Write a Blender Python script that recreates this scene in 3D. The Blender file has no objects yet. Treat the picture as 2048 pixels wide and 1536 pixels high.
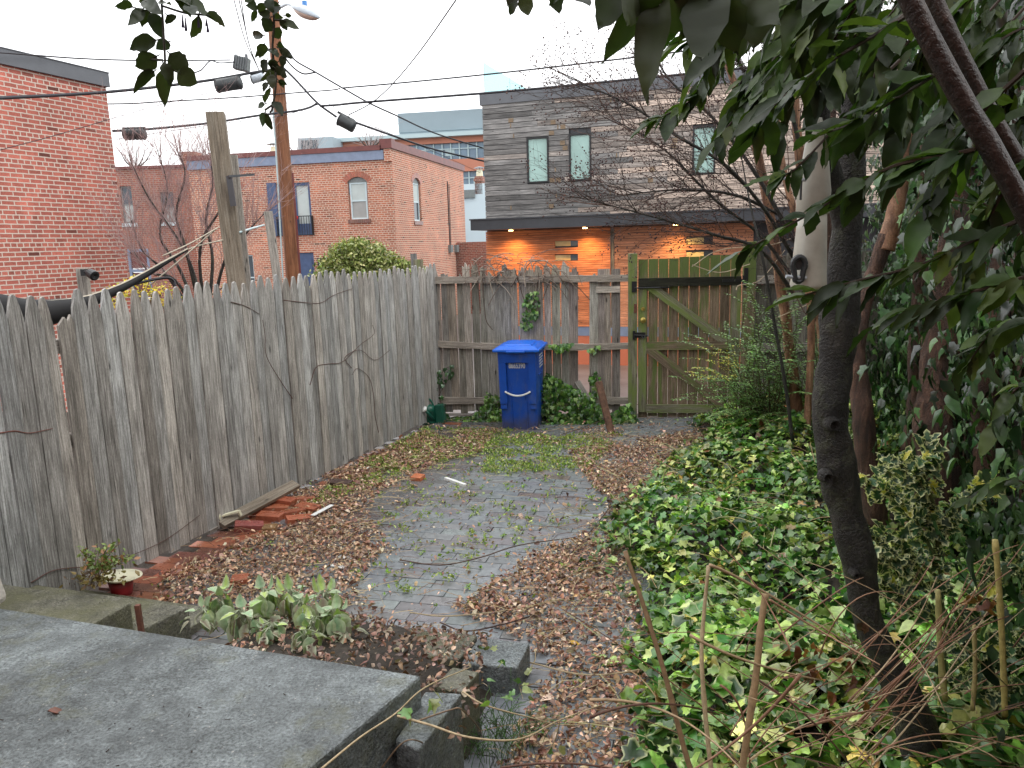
import bpy, math, random
import numpy as np
from math import radians, sin, cos, pi, sqrt
R = random.Random(7); NR = np.random.default_rng(7)
S = bpy.context.scene; COL = S.collection
# ---------------------------------------------------------------- camera (calibrated from the photo, 2048 x 1536 pixel frame)
SKYV = 11.6; EXPO = 0.9
FL = 1520.0; TH = radians(10.4); RO = -.028; CH = 2.0
def Rx(a): c, s = cos(a), sin(a); return np.array([[1,0,0],[0,c,-s],[0,s,c]])
def Ry(a): c, s = cos(a), sin(a); return np.array([[c,0,s],[0,1,0],[-s,0,c]])
def Rz(a): c, s = cos(a), sin(a); return np.array([[c,-s,0],[s,c,0],[0,0,1]])
CM = Rx(pi/2-TH) @ Rz(RO); CP = np.array([0,0,CH])
def ray(px, py): return CM @ np.array([(px-1024)/FL, -(py-768)/FL, -1.])
def az(px, py, z=0.): d = ray(px, py); return CP + d*((z-CH)/d[2])
def aY(px, py, Y): d = ray(px, py); return CP + d*(Y/d[1])
def proj(P):
    q = (np.asarray(P)-CP) @ CM
    return 1024+FL*q[...,0]/-q[...,2], 768-FL*q[...,1]/-q[...,2]
class Pl:
    """vertical plane through P along the 2-D direction u; off() gives world points, s/z from photo measurements"""
    def __init__(s, P, a, flip=1):
        s.P = np.array([P[0], P[1], 0.]); s.u = np.array([cos(a), sin(a), 0.]); s.n = np.array([sin(a), -cos(a), 0.])*flip
    def m(s, px, py, o=0.):
        d = ray(px, py); P = s.P+s.n*o
        A = np.array([[d[0], -s.u[0]], [d[1], -s.u[1]]]); t, k = np.linalg.solve(A, P[:2])
        return k, CH+d[2]*t
    def w(s, k, z, o=0.): return s.P + s.u*k + s.n*o + np.array([0,0,z])
cam = bpy.data.cameras.new('camera'); co = bpy.data.objects.new('camera', cam); COL.objects.link(co)
cam.sensor_width = 36; cam.lens = FL/2048*36; cam.clip_start = .02; cam.clip_end = 3000
from mathutils import Matrix, Vector, noise as mnoise
m4 = Matrix([list(CM[i])+[CP[i]] for i in range(3)]+[[0,0,0,1]]); co.matrix_world = m4; S.camera = co
S.view_settings.view_transform = 'Standard'; S.view_settings.look = 'None'; S.view_settings.gamma = 1
# ---------------------------------------------------------------- materials
MATS = {}
def mat(name):
    m = bpy.data.materials.new(name); m.use_nodes = True; nt = m.node_tree; nt.nodes.clear()
    out = nt.nodes.new('ShaderNodeOutputMaterial'); p = nt.nodes.new('ShaderNodeBsdfPrincipled')
    nt.links.new(p.outputs[0], out.inputs[0]); MATS[name] = m
    return m, nt, p, out
def N(nt, t, **k):
    n = nt.nodes.new('ShaderNode'+t)
    for a, v in k.items():
        if a.startswith('i_'): n.inputs[a[2:].replace('_', ' ')].default_value = v
        else: setattr(n, a, v)
    return n
def L(nt, a, b): nt.links.new(a, b)
def ramp(nt, src, pts, interp='LINEAR'):
    r = N(nt, 'ValToRGB'); r.color_ramp.interpolation = interp
    while len(r.color_ramp.elements) < len(pts): r.color_ramp.elements.new(.5)
    for e, (p, c) in zip(r.color_ramp.elements, pts): e.position = p; e.color = (*c, 1) if len(c) == 3 else c
    L(nt, src, r.inputs[0]); return r.outputs[0]
def g(v): return (v, v, v)
def mix(nt, a, b, fac, mode='MIX'):
    m = N(nt, 'Mix', data_type='RGBA', blend_type=mode)
    if isinstance(fac, (int, float)): m.inputs[0].default_value = fac
    else: L(nt, fac, m.inputs[0])
    for i, v in ((6, a), (7, b)):
        if isinstance(v, tuple): m.inputs[i].default_value = (*v, 1) if len(v) == 3 else v
        else: L(nt, v, m.inputs[i])
    return m.outputs[2]
def vscale(nt, src, sc):
    m = N(nt, 'Mapping'); m.inputs['Scale'].default_value = sc; L(nt, src, m.inputs[0]); return m.outputs[0]
def noise(nt, vec, scale, detail=4, rough=.6, dist=0.):
    n = N(nt, 'TexNoise'); n.inputs['Scale'].default_value = scale; n.inputs['Detail'].default_value = detail
    n.inputs['Roughness'].default_value = rough; n.inputs['Distortion'].default_value = dist; L(nt, vec, n.inputs['Vector']); return n.outputs[0]
def bump(nt, p, h, strength=.4, dist=.01):
    b = N(nt, 'Bump'); b.inputs['Strength'].default_value = strength; b.inputs['Distance'].default_value = dist
    L(nt, h, b.inputs['Height']); L(nt, b.outputs[0], p.inputs['Normal'])
def coords(nt, kind='Object'): return N(nt, 'TexCoord').outputs[kind]
def attr(nt, n='Col'): a = N(nt, 'Attribute', attribute_name=n); return a.outputs['Color']

def m_plain(name, c, rough=.6, var=.15, sc=8., metal=0., spec=.5, bmp=0.):
    m, nt, p, o = mat(name); v = coords(nt); n = noise(nt, v, sc, 5)
    lo = tuple(x*(1-var) for x in c); hi = tuple(min(1, x*(1+var)) for x in c)
    L(nt, ramp(nt, n, [(.3, lo), (.7, hi)]), p.inputs['Base Color']); p.inputs['Roughness'].default_value = rough
    p.inputs['Metallic'].default_value = metal; p.inputs['Specular IOR Level'].default_value = spec
    if bmp: bump(nt, p, noise(nt, v, sc*6, 5), .5, bmp)
    return m
def m_attr(name, rough=.5, spec=.5, transl=0., var=.25, sc=30., rvar=0.):
    """per-element colour attribute times a fine noise"""
    m, nt, p, o = mat(name); v = coords(nt); n = noise(nt, v, sc, 3)
    c = mix(nt, attr(nt), ramp(nt, n, [(.25, g(1-var)), (.75, g(1+var))]), 1., 'MULTIPLY'); L(nt, c, p.inputs['Base Color'])
    p.inputs['Roughness'].default_value = rough; p.inputs['Specular IOR Level'].default_value = spec
    if transl:
        t = N(nt, 'BsdfTranslucent'); L(nt, mix(nt, c, (1.2, 1.5, .5), 1., 'MULTIPLY'), t.inputs[0]); ms = N(nt, 'MixShader'); ms.inputs[0].default_value = transl
        L(nt, p.outputs[0], ms.inputs[1]); L(nt, t.outputs[0], ms.inputs[2]); L(nt, ms.outputs[0], o.inputs[0])
    return m
def m_wood(name, dark, mid, light, rough=.75, gs=1., moss=None, mossamt=.5, knots=True, mtop=False):
    """weathered boards: UV x runs across, UV y along the grain; Col tints each board"""
    m, nt, p, o = mat(name); uv = coords(nt, 'UV')
    wob = noise(nt, vscale(nt, uv, (3, 1.2, 1)), 1., 2)
    va = N(nt, 'VectorMath', operation='MULTIPLY_ADD'); L(nt, N(nt, 'CombineXYZ').outputs[0], va.inputs[1])
    cx = N(nt, 'CombineXYZ'); L(nt, wob, cx.inputs[0]); va.operation = 'MULTIPLY_ADD'
    L(nt, cx.outputs[0], va.inputs[0]); va.inputs[1].default_value = (.035, 0, 0); L(nt, uv, va.inputs[2]); w = va.outputs[0]
    g1 = noise(nt, vscale(nt, w, (130*gs, 5*gs, 1)), 1., 5, .65, .6)
    g2 = noise(nt, vscale(nt, w, (34*gs, 1.6*gs, 1)), 1., 4, .6, .5)
    big = noise(nt, vscale(nt, uv, (7, 2.2, 1)), 1., 4, .6)
    c = ramp(nt, g1, [(.28, dark), (.5, mid), (.75, light)])
    c = mix(nt, c, ramp(nt, g2, [(.3, g(.72)), (.55, g(1.)), (.8, g(1.2))]), 1., 'MULTIPLY')
    c = mix(nt, c, ramp(nt, big, [(.3, g(.75)), (.7, g(1.25))]), 1., 'MULTIPLY')
    fine = noise(nt, vscale(nt, uv, (220, 60, 1)), 1., 2, .7)
    c = mix(nt, c, ramp(nt, fine, [(.3, g(.8)), (.7, g(1.2))]), 1., 'MULTIPLY')
    if knots:
        vo = N(nt, 'TexVoronoi'); vo.inputs['Scale'].default_value = 1.; L(nt, vscale(nt, w, (9, 2.6, 1)), vo.inputs['Vector'])
        k = ramp(nt, vo.outputs['Distance'], [(.05, g(.25)), (.085, g(.8)), (.12, g(1.))]); c = mix(nt, c, k, 1., 'MULTIPLY')
    c = mix(nt, c, attr(nt), 1., 'MULTIPLY')
    if moss:
        mo = noise(nt, vscale(nt, uv, (10, 1.6, 1)), 1., 5, .7, .3)
        c = mix(nt, c, mix(nt, moss, tuple(x*1.7 for x in moss), g2), ramp(nt, mo, [(.68-mossamt*.32, g(0)), (.8-mossamt*.3, g(1))]))
    if mtop:
        sz = N(nt, 'SeparateXYZ'); L(nt, coords(nt), sz.inputs[0]); ad0 = N(nt, 'Math', operation='MULTIPLY_ADD'); L(nt, g2, ad0.inputs[0]); ad0.inputs[1].default_value = .35; L(nt, sz.outputs[2], ad0.inputs[2])
        c = mix(nt, c, mix(nt, moss, tuple(x*1.7 for x in moss), g1), ramp(nt, ad0.outputs[0], [(0, g(0)), (.98, g(0)), (1., g(.0))])) if False else c
        mr = N(nt, 'MapRange'); L(nt, ad0.outputs[0], mr.inputs[0]); mr.inputs[1].default_value = 1.62; mr.inputs[2].default_value = 1.85; c = mix(nt, c, mix(nt, moss, tuple(x*1.5 for x in moss), g1), mr.outputs[0])
    L(nt, c, p.inputs['Base Color']); p.inputs['Roughness'].default_value = rough; p.inputs['Specular IOR Level'].default_value = .3
    ad = N(nt, 'Math', operation='ADD'); L(nt, g1, ad.inputs[0]); L(nt, g2, ad.inputs[1]); bump(nt, p, ad.outputs[0], .6, .004)
    return m
def m_brick(name, c1, c2, mortar, var, bw=.215, rh=.0725, ms=.009, head=True, wear=(.5,.45,.38), dark=.25):
    m, nt, p, o = mat(name); uv = coords(nt, 'UV')
    dn = N(nt, 'TexNoise'); dn.inputs['Scale'].default_value = 9; L(nt, uv, dn.inputs['Vector'])
    va = N(nt, 'VectorMath', operation='MULTIPLY_ADD'); L(nt, dn.outputs['Color'], va.inputs[0]); va.inputs[1].default_value = (.014, .011, 0); L(nt, uv, va.inputs[2])
    b = N(nt, 'TexBrick', offset=.5, squash=.5 if head else 1, squash_frequency=6); L(nt, va.outputs[0], b.inputs['Vector'])
    for k, v in (('Scale', 1), ('Mortar Size', ms), ('Mortar Smooth', .35), ('Bias', 0), ('Brick Width', bw), ('Row Height', rh)): b.inputs[k].default_value = v
    b.inputs['Color1'].default_value = (*g(0), 1); b.inputs['Color2'].default_value = (*g(1), 1); b.inputs['Mortar'].default_value = (*g(.5), 1)
    c = ramp(nt, b.outputs['Color'], [(0, tuple(x*dark for x in c1)), (.06, c1), (.5, c2), (1, tuple(x*1.12 for x in c1))])
    c = mix(nt, c, ramp(nt, noise(nt, uv, 1.1, 5, .65), [(.3, g(1-var)), (.7, g(1+var))]), 1., 'MULTIPLY')
    c = mix(nt, c, ramp(nt, noise(nt, uv, 45, 4, .7), [(.3, g(.7)), (.7, g(1.3))]), 1., 'MULTIPLY'); c = mix(nt, c, ramp(nt, noise(nt, vscale(nt, uv, (1.4, .3, 1)), 1., 5, .7), [(.35, g(.72)), (.6, g(1.12))]), 1., 'MULTIPLY')
    we = noise(nt, vscale(nt, uv, (1.6, 2.6, 1)), 1., 6, .75)
    c = mix(nt, c, wear, ramp(nt, we, [(.62, g(0)), (.78, g(.55))]))
    mc = mix(nt, mortar, tuple(x*.7 for x in mortar), noise(nt, uv, 12, 4))
    c = mix(nt, c, mc, b.outputs['Fac']); L(nt, c, p.inputs['Base Color']); p.inputs['Roughness'].default_value = .85
    iv = N(nt, 'Math', operation='SUBTRACT'); iv.inputs[0].default_value = 1; L(nt, b.outputs['Fac'], iv.inputs[1]); bump(nt, p, iv.outputs[0], .5, .006)
    return m
def m_concrete(name, base=(.11,.115,.12), wet=True, moss=.3):
    m, nt, p, o = mat(name); v = coords(nt); n1 = noise(nt, v, 1.6, 6, .65); n2 = noise(nt, v, 14, 5, .7); n3 = noise(nt, v, 90, 3, .7)
    c = ramp(nt, n1, [(.3, tuple(x*.5 for x in base)), (.5, base), (.68, tuple(x*1.6 for x in base))]); c = mix(nt, c, ramp(nt, noise(nt, v, 5, 6, .75, .8), [(.35, g(.62)), (.6, g(1.2))]), 1., 'MULTIPLY')
    c = mix(nt, c, ramp(nt, n2, [(.3, g(.7)), (.7, g(1.3))]), 1., 'MULTIPLY'); c = mix(nt, c, ramp(nt, n3, [(.35, g(.5)), (.65, g(1.5))]), 1., 'MULTIPLY')
    vo = N(nt, 'TexVoronoi'); vo.inputs['Scale'].default_value = 42; vo.inputs['Randomness'].default_value = 1; L(nt, v, vo.inputs['Vector'])
    ag = N(nt, 'Math', operation='MULTIPLY'); L(nt, ramp(nt, vo.outputs['Distance'], [(.08, g(.9)), (.19, g(0))]), ag.inputs[0]); L(nt, ramp(nt, noise(nt, v, 23, 3, .7), [(.48, g(0)), (.6, g(1))]), ag.inputs[1]); c = mix(nt, c, (.42, .41, .38), ag.outputs[0])   # pale aggregate
    vo2 = N(nt, 'TexVoronoi'); vo2.inputs['Scale'].default_value = 75; L(nt, v, vo2.inputs['Vector'])
    c = mix(nt, c, (.02, .02, .022), ramp(nt, vo2.outputs['Distance'], [(.09, g(.7)), (.16, g(0))]))
    if moss: c = mix(nt, c, (.13, .13, .055), ramp(nt, noise(nt, v, 2.7, 6, .75), [(.62-moss*.3, g(0)), (.8-moss*.2, g(.75))]))
    L(nt, c, p.inputs['Base Color'])
    L(nt, ramp(nt, noise(nt, v, 2.2, 5, .6), [(.4, g(.2 if wet else .7)), (.66, g(.48 if wet else .9))]), p.inputs['Roughness'])
    p.inputs['Specular IOR Level'].default_value = .5
    ad = N(nt, 'Math', operation='ADD'); L(nt, n2, ad.inputs[0]); L(nt, n3, ad.inputs[1]); bump(nt, p, ad.outputs[0], .9, .012)
    return m
m_wood('fence_wood', (.095,.088,.08), (.3,.288,.268), (.58,.565,.54), .7)
m_wood('fence_wood_brown', (.09,.08,.07), (.29,.265,.235), (.5,.475,.43), .75)
m_wood('gate_wood', (.06,.04,.025), (.19,.14,.095), (.31,.25,.18), .6, .8, (.09,.12,.035), .6, True, True)
m_wood('gate_wood_mossy', (.08,.07,.045), (.2,.19,.13), (.33,.31,.23), .6, .8, (.12,.155,.045), .72)
m_wood('gate_wood_dark', (.008,.008,.007), (.02,.021,.015), (.05,.05,.035), .45, .8, (.06,.085,.012), .3)
m_wood('post_wood', (.07,.055,.04), (.2,.165,.125), (.3,.27,.22), .7, .7)
m_wood('pole_wood', (.05,.018,.008), (.21,.085,.04), (.3,.14,.07), .6, .5)
m_wood('clad_dark', (.045,.045,.046), (.19,.185,.18), (.39,.375,.36), .6, .5)
m_wood('clad_orange', (.4,.13,.055), (.6,.25,.125), (.74,.36,.2), .45, .6)
def m_bark(name, c0, c1, c2, sxy, sz, lich=None, bd=.006, rough=.6):
    m, nt, p, o = mat(name); v = coords(nt); a = noise(nt, vscale(nt, v, (sxy, sxy, sz)), 1., 6, .7, .6); b_ = noise(nt, v, 7, 4, .6); f = noise(nt, v, 120, 3, .7)
    c = ramp(nt, a, [(.3, c0), (.52, c1), (.72, c2)]); c = mix(nt, c, ramp(nt, b_, [(.3, g(.6)), (.7, g(1.4))]), 1., 'MULTIPLY'); c = mix(nt, c, ramp(nt, f, [(.3, g(.7)), (.7, g(1.3))]), 1., 'MULTIPLY')
    if lich: c = mix(nt, c, lich, ramp(nt, noise(nt, v, 16, 6, .75), [(.52, g(0)), (.66, g(.8))]))
    L(nt, c, p.inputs['Base Color']); p.inputs['Roughness'].default_value = rough; ad = N(nt, 'Math', operation='ADD'); L(nt, a, ad.inputs[0]); L(nt, f, ad.inputs[1]); bump(nt, p, ad.outputs[0], .9, bd)
m_bark('bark_dark', (.004,.003,.003), (.017,.014,.011), (.05,.043,.034), 30, 12, (.065,.07,.04), .02)
m_bark('bark_brown', (.006,.003,.002), (.016,.008,.005), (.038,.02,.014), 60, 30, None, .003, .4)
m_bark('bark_cinnamon', (.07,.025,.012), (.26,.13,.07), (.45,.3,.19), 14, 2.2, None, .006)
m_bark('bark_shaggy', (.012,.006,.004), (.085,.038,.022), (.2,.11,.07), 34, 3, None, .02)
m_brick('brick_red', (.43,.125,.09), (.34,.095,.07), (.62,.52,.44), .25, ms=.0105)
m_brick('brick_orange', (.43,.14,.075), (.32,.095,.055), (.62,.46,.36), .35, bw=.21, rh=.07, ms=.014, dark=.12)
m_brick('brick_old', (.3,.09,.06), (.22,.07,.05), (.4,.3,.24), .3, ms=.011)
m_concrete('concrete', (.135,.152,.155), True, .3)
m_concrete('concrete_mossy', (.14,.135,.105), True, .75)
m_plain('alley', (.12,.12,.12), .3, .3, 1.2, bmp=.01)
m_plain('soil', (.035,.026,.018), .8, .5, 20, bmp=.02)
m_plain('dark_metal', (.02,.021,.023), .45, .2, 20, metal=.3)
m_plain('flashing', (.1,.105,.115), .35, .1, 3, metal=.5)
m_plain('charcoal', (.035,.038,.045), .4, .15, 4)
m_plain('maroon', (.13,.032,.028), .45, .25, 5)
m_plain('slate_blue', (.17,.21,.3), .5, .15, 5)
m_plain('blue_paint', (.045,.075,.16), .5, .2, 6)
m_plain('white_paint', (.62,.66,.68), .5, .1, 5)
m_plain('white_frame', (.5,.6,.63), .45, .08, 5)
m_plain('blind', (.42,.47,.46), .5, .08, 3)
m_plain('grey_blind', (.3,.3,.29), .5, .1, 3)
m_plain('mint_glass', (.3,.46,.42), .12, .2, 1.2)
m_plain('dark_glass', (.04,.055,.07), .08, .5, .6)
m_plain('office_glass', (.13,.2,.27), .15, .45, .25)
m_plain('office_brick', (.42,.17,.11), .8, .1, .5)
m_plain('pale_metal', (.36,.46,.48), .4, .06, .3)
m_plain('louver_metal', (.29,.36,.4), .45, .06, .3)
m_plain('white_stucco', (.52,.62,.67), .7, .06, .5)
m_plain('orange_stucco', (.5,.14,.07), .8, .12, 2)
m_plain('cable', (.012,.012,.018), .5, .2, 5)
m_plain('case_grey', (.16,.18,.18), .5, .15, 14)
m_plain('case_dark', (.025,.03,.032), .45, .25, 14)
m_plain('lamp_grey', (.42,.47,.52), .4, .1, 14)
m_plain('lamp_lens', (.34,.22,.17), .3, .15, 14)
m_plain('lens_blue', (.05,.2,.5), .3, .1, 14)
m_plain('bin_blue', (.003,.07,.42), .38, .16, 3.5)
m_plain('bin_lid_blue', (.008,.12,.62), .34, .12, 3.5)
m_plain('rubber', (.012,.012,.012), .7, .2, 30)
m_plain('white_plastic', (.75,.76,.74), .4, .08, 12)
m_plain('cream_plastic', (.62,.6,.44), .5, .15, 12)
m_plain('cup_red', (.3,.02,.025), .4, .1, 12)
m_plain('can_green', (.008,.085,.055), .35, .2, 12)
m_plain('brass', (.4,.31,.08), .35, .25, 40, metal=.6)
m_plain('rust', (.13,.05,.03), .7, .4, 40)
m_plain('rope', (.5,.45,.36), .7, .15, 40)
m_plain('black_cloth', (.006,.006,.007), .75, .3, 10)
m_plain('whitewash', (.5,.47,.42), .8, .2, 9, bmp=.02)
m_plain('feeder_plastic', (.42,.41,.35), .4, .22, 9)
m_plain('bow_red', (.55,.02,.02), .5, .1, 12)
m_plain('timber_log', (.12,.06,.035), .8, .5, 22, bmp=.01)
m_plain('warm_lit', (.6,.45,.2), .4, .3, 3)
m_attr('leaf_ivy', .28, .6, .16, .35, 45)
m_attr('leaf_gloss', .42, .3, .3, .35, 28)
m_attr('leaf_soft', .7, .3, .15, .25, 35)
m_attr('leaf_small', .4, .5, .2, .2, 30)
m_attr('leaf_dead', .42, .45, .08, .35, 60)
m_attr('twig', .6, .3, 0, .3, 60)
m_attr('paver', .3, .6, 0, .28, 22)
def _grime(name):
    nt = MATS[name].node_tree; p = [n for n in nt.nodes if n.type == 'BSDF_PRINCIPLED'][0]; src = p.inputs['Base Color'].links[0].from_socket; v = coords(nt)
    c = mix(nt, src, (.16,.17,.17), ramp(nt, noise(nt, vscale(nt, v, (6, 6, 2.5)), 1., 6, .75), [(.5, g(0)), (.72, g(.42))])); sz = N(nt, 'SeparateXYZ'); L(nt, v, sz.inputs[0]); ad = N(nt, 'Math', operation='MULTIPLY_ADD'); L(nt, noise(nt, v, 11, 5, .7), ad.inputs[0]); ad.inputs[1].default_value = -.3; L(nt, sz.outputs[2], ad.inputs[2])
    mr = N(nt, 'MapRange'); L(nt, ad.outputs[0], mr.inputs[0]); mr.inputs[1].default_value = .05; mr.inputs[2].default_value = -.12; mr.inputs[4].default_value = .7; L(nt, mix(nt, c, (.09,.075,.055), mr.outputs[0]), p.inputs['Base Color']); L(nt, ramp(nt, noise(nt, v, 9, 5, .7), [(.35, g(.28)), (.65, g(.6))]), p.inputs['Roughness'])
_grime('bin_blue')
def _lum():
    m, nt, p, o = mat('downlight_glow'); p.inputs['Emission Color'].default_value = (1, .55, .18, 1); p.inputs['Emission Strength'].default_value = 12
_lum()
def _clear():
    m, nt, p, o = mat('guard_glass'); p.inputs['Base Color'].default_value = (.55, .95, .95, 1); p.inputs['Roughness'].default_value = .05
    t = N(nt, 'BsdfTransparent'); t.inputs[0].default_value = (.36, .58, .6, 1); ms = N(nt, 'MixShader'); ms.inputs[0].default_value = .82
    L(nt, p.outputs[0], ms.inputs[1]); L(nt, t.outputs[0], ms.inputs[2]); L(nt, ms.outputs[0], o.inputs[0])
_clear()
# make paver wet-sheened with a little bump
def _pv():
    nt = MATS['paver'].node_tree; p = [n for n in nt.nodes if n.type == 'BSDF_PRINCIPLED'][0]; v = coords(nt)
    bump(nt, p, noise(nt, v, 60, 5, .7), .5, .004); L(nt, ramp(nt, noise(nt, v, 5, 5, .7), [(.35, g(.2)), (.65, g(.45))]), p.inputs['Roughness'])
_pv()
# ---------------------------------------------------------------- mesh builders
class MB:
    def __init__(s): s.v = []; s.f = []; s.c = []; s.uv = []; s.mi = []; s.mats = []
    def mid(s, name):
        if name not in s.mats: s.mats.append(name)
        return s.mats.index(name)
    def add(s, vs, fs, col=(1,1,1), uvs=None, m=None):
        b = len(s.v); s.v.extend([tuple(map(float, v)) for v in vs]); s.c.extend([col]*len(vs)); k = s.mid(m) if m else 0
        for i, f in enumerate(fs):
            s.f.append([b+j for j in f]); s.mi.append(k); s.uv.extend(uvs[i] if uvs else [(0, 0)]*len(f))
    def hexa(s, P, col=(1,1,1), m=None, uvo=None, along=2):
        """8 corners: bottom 0-3 ccw, top 4-7. uv: metres; v axis along edge 0->4 (along=2) or 0->1 (along=0)"""
        P = [np.asarray(p, float) for p in P]
        fs = [(0,3,2,1), (4,5,6,7), (0,1,5,4), (1,2,6,5), (2,3,7,6), (3,0,4,7)]
        o = uvo if uvo is not None else (R.uniform(0, 50), R.uniform(0, 50))
        a = P[4]-P[0] if along == 2 else (P[1]-P[0] if along == 0 else P[3]-P[0]); a = a/(np.linalg.norm(a)+1e-9); uvs = []
        for f in fs:
            q = [P[i] for i in f]; n = np.cross(q[1]-q[0], q[2]-q[0]); n = n/(np.linalg.norm(n)+1e-9)
            if abs(n@a) > .8: e = q[1]-q[0]; e = e/(np.linalg.norm(e)+1e-9); h = np.cross(n, e)
            else: h = a; e = np.cross(a, n); e = e/(np.linalg.norm(e)+1e-9)
            uvs.append([(float((x-P[0])@e)+o[0], float((x-P[0])@h)+o[1]) for x in q])
        s.add(P, fs, col, uvs, m)
    def box(s, c, d, rot=None, col=(1,1,1), m=None, along=2, tap=1.):
        c = np.asarray(c, float); h = np.array(d)/2; M_ = np.eye(3) if rot is None else rot; P = []
        for z in (-1, 1):
            k = tap if z > 0 else 1
            for x, y in ((-1,-1), (1,-1), (1,1), (-1,1)): P.append(c + M_ @ np.array([x*h[0]*k, y*h[1]*k, z*h[2]]))
        s.hexa(P, col, m, None, along)
    def beam(s, a, b, w, t, nrm, col=(1,1,1), m=None):
        """board from a to b, width w in the plane, thickness t along nrm"""
        a = np.asarray(a, float); b = np.asarray(b, float); d = b-a; d /= np.linalg.norm(d); n = np.asarray(nrm, float); n = n-(n@d)*d; n /= np.linalg.norm(n); x = np.cross(d, n)*w/2; n = n*t/2
        s.hexa([a-x-n, a+x-n, a+x+n, a-x+n, b-x-n, b+x-n, b+x+n, b-x+n], col, m)
    def prism(s, pts, h0, h1, frame=None, col=(1,1,1), m=None):
        """polygon pts (2-D, ccw) extruded between h0..h1; frame=(O, X, Y, Z)"""
        O, X, Y, Z = frame or (np.zeros(3), np.array([1,0,0]), np.array([0,1,0]), np.array([0,0,1])); n = len(pts); ox, oy = R.uniform(0, 50), R.uniform(0, 50)
        V = [O+X*x+Y*y+Z*h0 for x, y in pts]+[O+X*x+Y*y+Z*h1 for x, y in pts]
        fs = [tuple(range(n-1, -1, -1)), tuple(range(n, 2*n))]; uv = [[(pts[i][0]+ox, pts[i][1]+oy) for i in range(n-1, -1, -1)], [(p[0]+ox, p[1]+oy) for p in pts]]
        for i in range(n):
            j = (i+1) % n; fs.append((i, j, n+j, n+i)); l = math.dist(pts[i], pts[j]); uv.append([(pts[i][0]+ox, pts[i][1]+oy), (pts[j][0]+ox, pts[j][1]+oy), (pts[j][0]+abs(h1-h0)+ox, pts[j][1]+oy), (pts[i][0]+abs(h1-h0)+ox, pts[i][1]+oy)])
        s.add(V, fs, col, uv, m)
    def quad(s, P, col=(1,1,1), uv=None, m=None): s.add(P, [tuple(range(len(P)))], col, [uv or [(0,0)]*len(P)], m)
    def tube(s, pts, rad, n=6, col=(1,1,1), m=None, cap=True, flat=1.):
        pts = [np.asarray(p, float) for p in pts]; k = len(pts)
        if not hasattr(rad, '__len__'): rad = [rad]*k
        t = pts[1]-pts[0]; t /= (np.linalg.norm(t)+1e-9); a = np.cross(t, [0,0,1.]); 
        if np.linalg.norm(a) < .1: a = np.cross(t, [0,1.,0])
        a /= np.linalg.norm(a); V = []; l = 0; uvv = []; ox = R.uniform(0, 40)
        for i in range(k):
            t = pts[min(i+1, k-1)]-pts[max(i-1, 0)]; t /= (np.linalg.norm(t)+1e-9); a = a-(a@t)*t; a /= (np.linalg.norm(a)+1e-9); b = np.cross(t, a)
            if i: l += np.linalg.norm(pts[i]-pts[i-1])
            for j in range(n):
                an = 2*pi*j/n; V.append(pts[i]+(a*cos(an)+b*sin(an)*flat)*rad[i])
            uvv.append(l)
        fs = []; uv = []; pr = 2*pi*max(rad)
        for i in range(k-1):
            for j in range(n):
                j2 = (j+1) % n; fs.append((i*n+j, i*n+j2, (i+1)*n+j2, (i+1)*n+j))
                uv.append([(pr*j/n+ox, uvv[i]), (pr*(j+1)/n+ox, uvv[i]), (pr*(j+1)/n+ox, uvv[i+1]), (pr*j/n+ox, uvv[i+1])])
        if cap and n > 2:
            fs.append(tuple(range(n-1, -1, -1))); fs.append(tuple((k-1)*n+j for j in range(n))); uv.append([(ox+cos(6.28*j/n)*pr/6, sin(6.28*j/n)*pr/6) for j in range(n)]); uv.append([(ox+cos(6.28*j/n)*pr/6, sin(6.28*j/n)*pr/6) for j in range(n)])
        s.add(V, fs, col, uv, m)
    def lathe(s, prof, O=(0,0,0), n=20, M_=None, col=(1,1,1), m=None):
        M_ = np.eye(3) if M_ is None else M_; O = np.asarray(O, float)
        V = [O+M_ @ np.array([r*cos(2*pi*j/n), r*sin(2*pi*j/n), z]) for r, z in prof for j in range(n)]
        fs = [(i*n+j, i*n+(j+1) % n, (i+1)*n+(j+1) % n, (i+1)*n+j) for i in range(len(prof)-1) for j in range(n)]
        if prof[0][0] > 1e-4: fs.append(tuple(range(n-1, -1, -1)))
        if prof[-1][0] > 1e-4: fs.append(tuple((len(prof)-1)*n+j for j in range(n)))
        s.add(V, fs, col, None, m)
    def build(s, name, mats=None, parent=None, smooth=False, bevel=0., **k):
        me = bpy.data.meshes.new(name); me.from_pydata(s.v, [], s.f)
        for mn in (s.mats or [mats] if not isinstance(mats, (list, tuple)) else mats): me.materials.append(MATS[mn])
        if s.mats: me.polygons.foreach_set('material_index', s.mi)
        ca = me.color_attributes.new('Col', 'FLOAT_COLOR', 'POINT'); ca.data.foreach_set('color', np.array([(*c[:3], 1) for c in s.c], 'f').ravel())
        ul = me.uv_layers.new(name='UVMap'); ul.data.foreach_set('uv', np.array(s.uv, 'f').ravel())
        if smooth: me.polygons.foreach_set('use_smooth', [True]*len(s.f))
        me.update(); o = bpy.data.objects.new(name, me); COL.objects.link(o)
        if parent is not None: o.parent = parent; o.matrix_parent_inverse = Matrix.Identity(4); o.location = -Vector(parent.location) if parent.type == 'EMPTY' and k.get('world', True) else (0,0,0)
        if bevel: b = o.modifiers.new('bevel', 'BEVEL'); b.width = bevel; b.segments = 2; b.limit_method = 'ANGLE'
        return o
def tag(o, label, cat, group=None):
    o['label'] = label; o['category'] = cat
    if group: o['group'] = group
    return o
def kind(o, k): o['kind'] = k; return o
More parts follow.
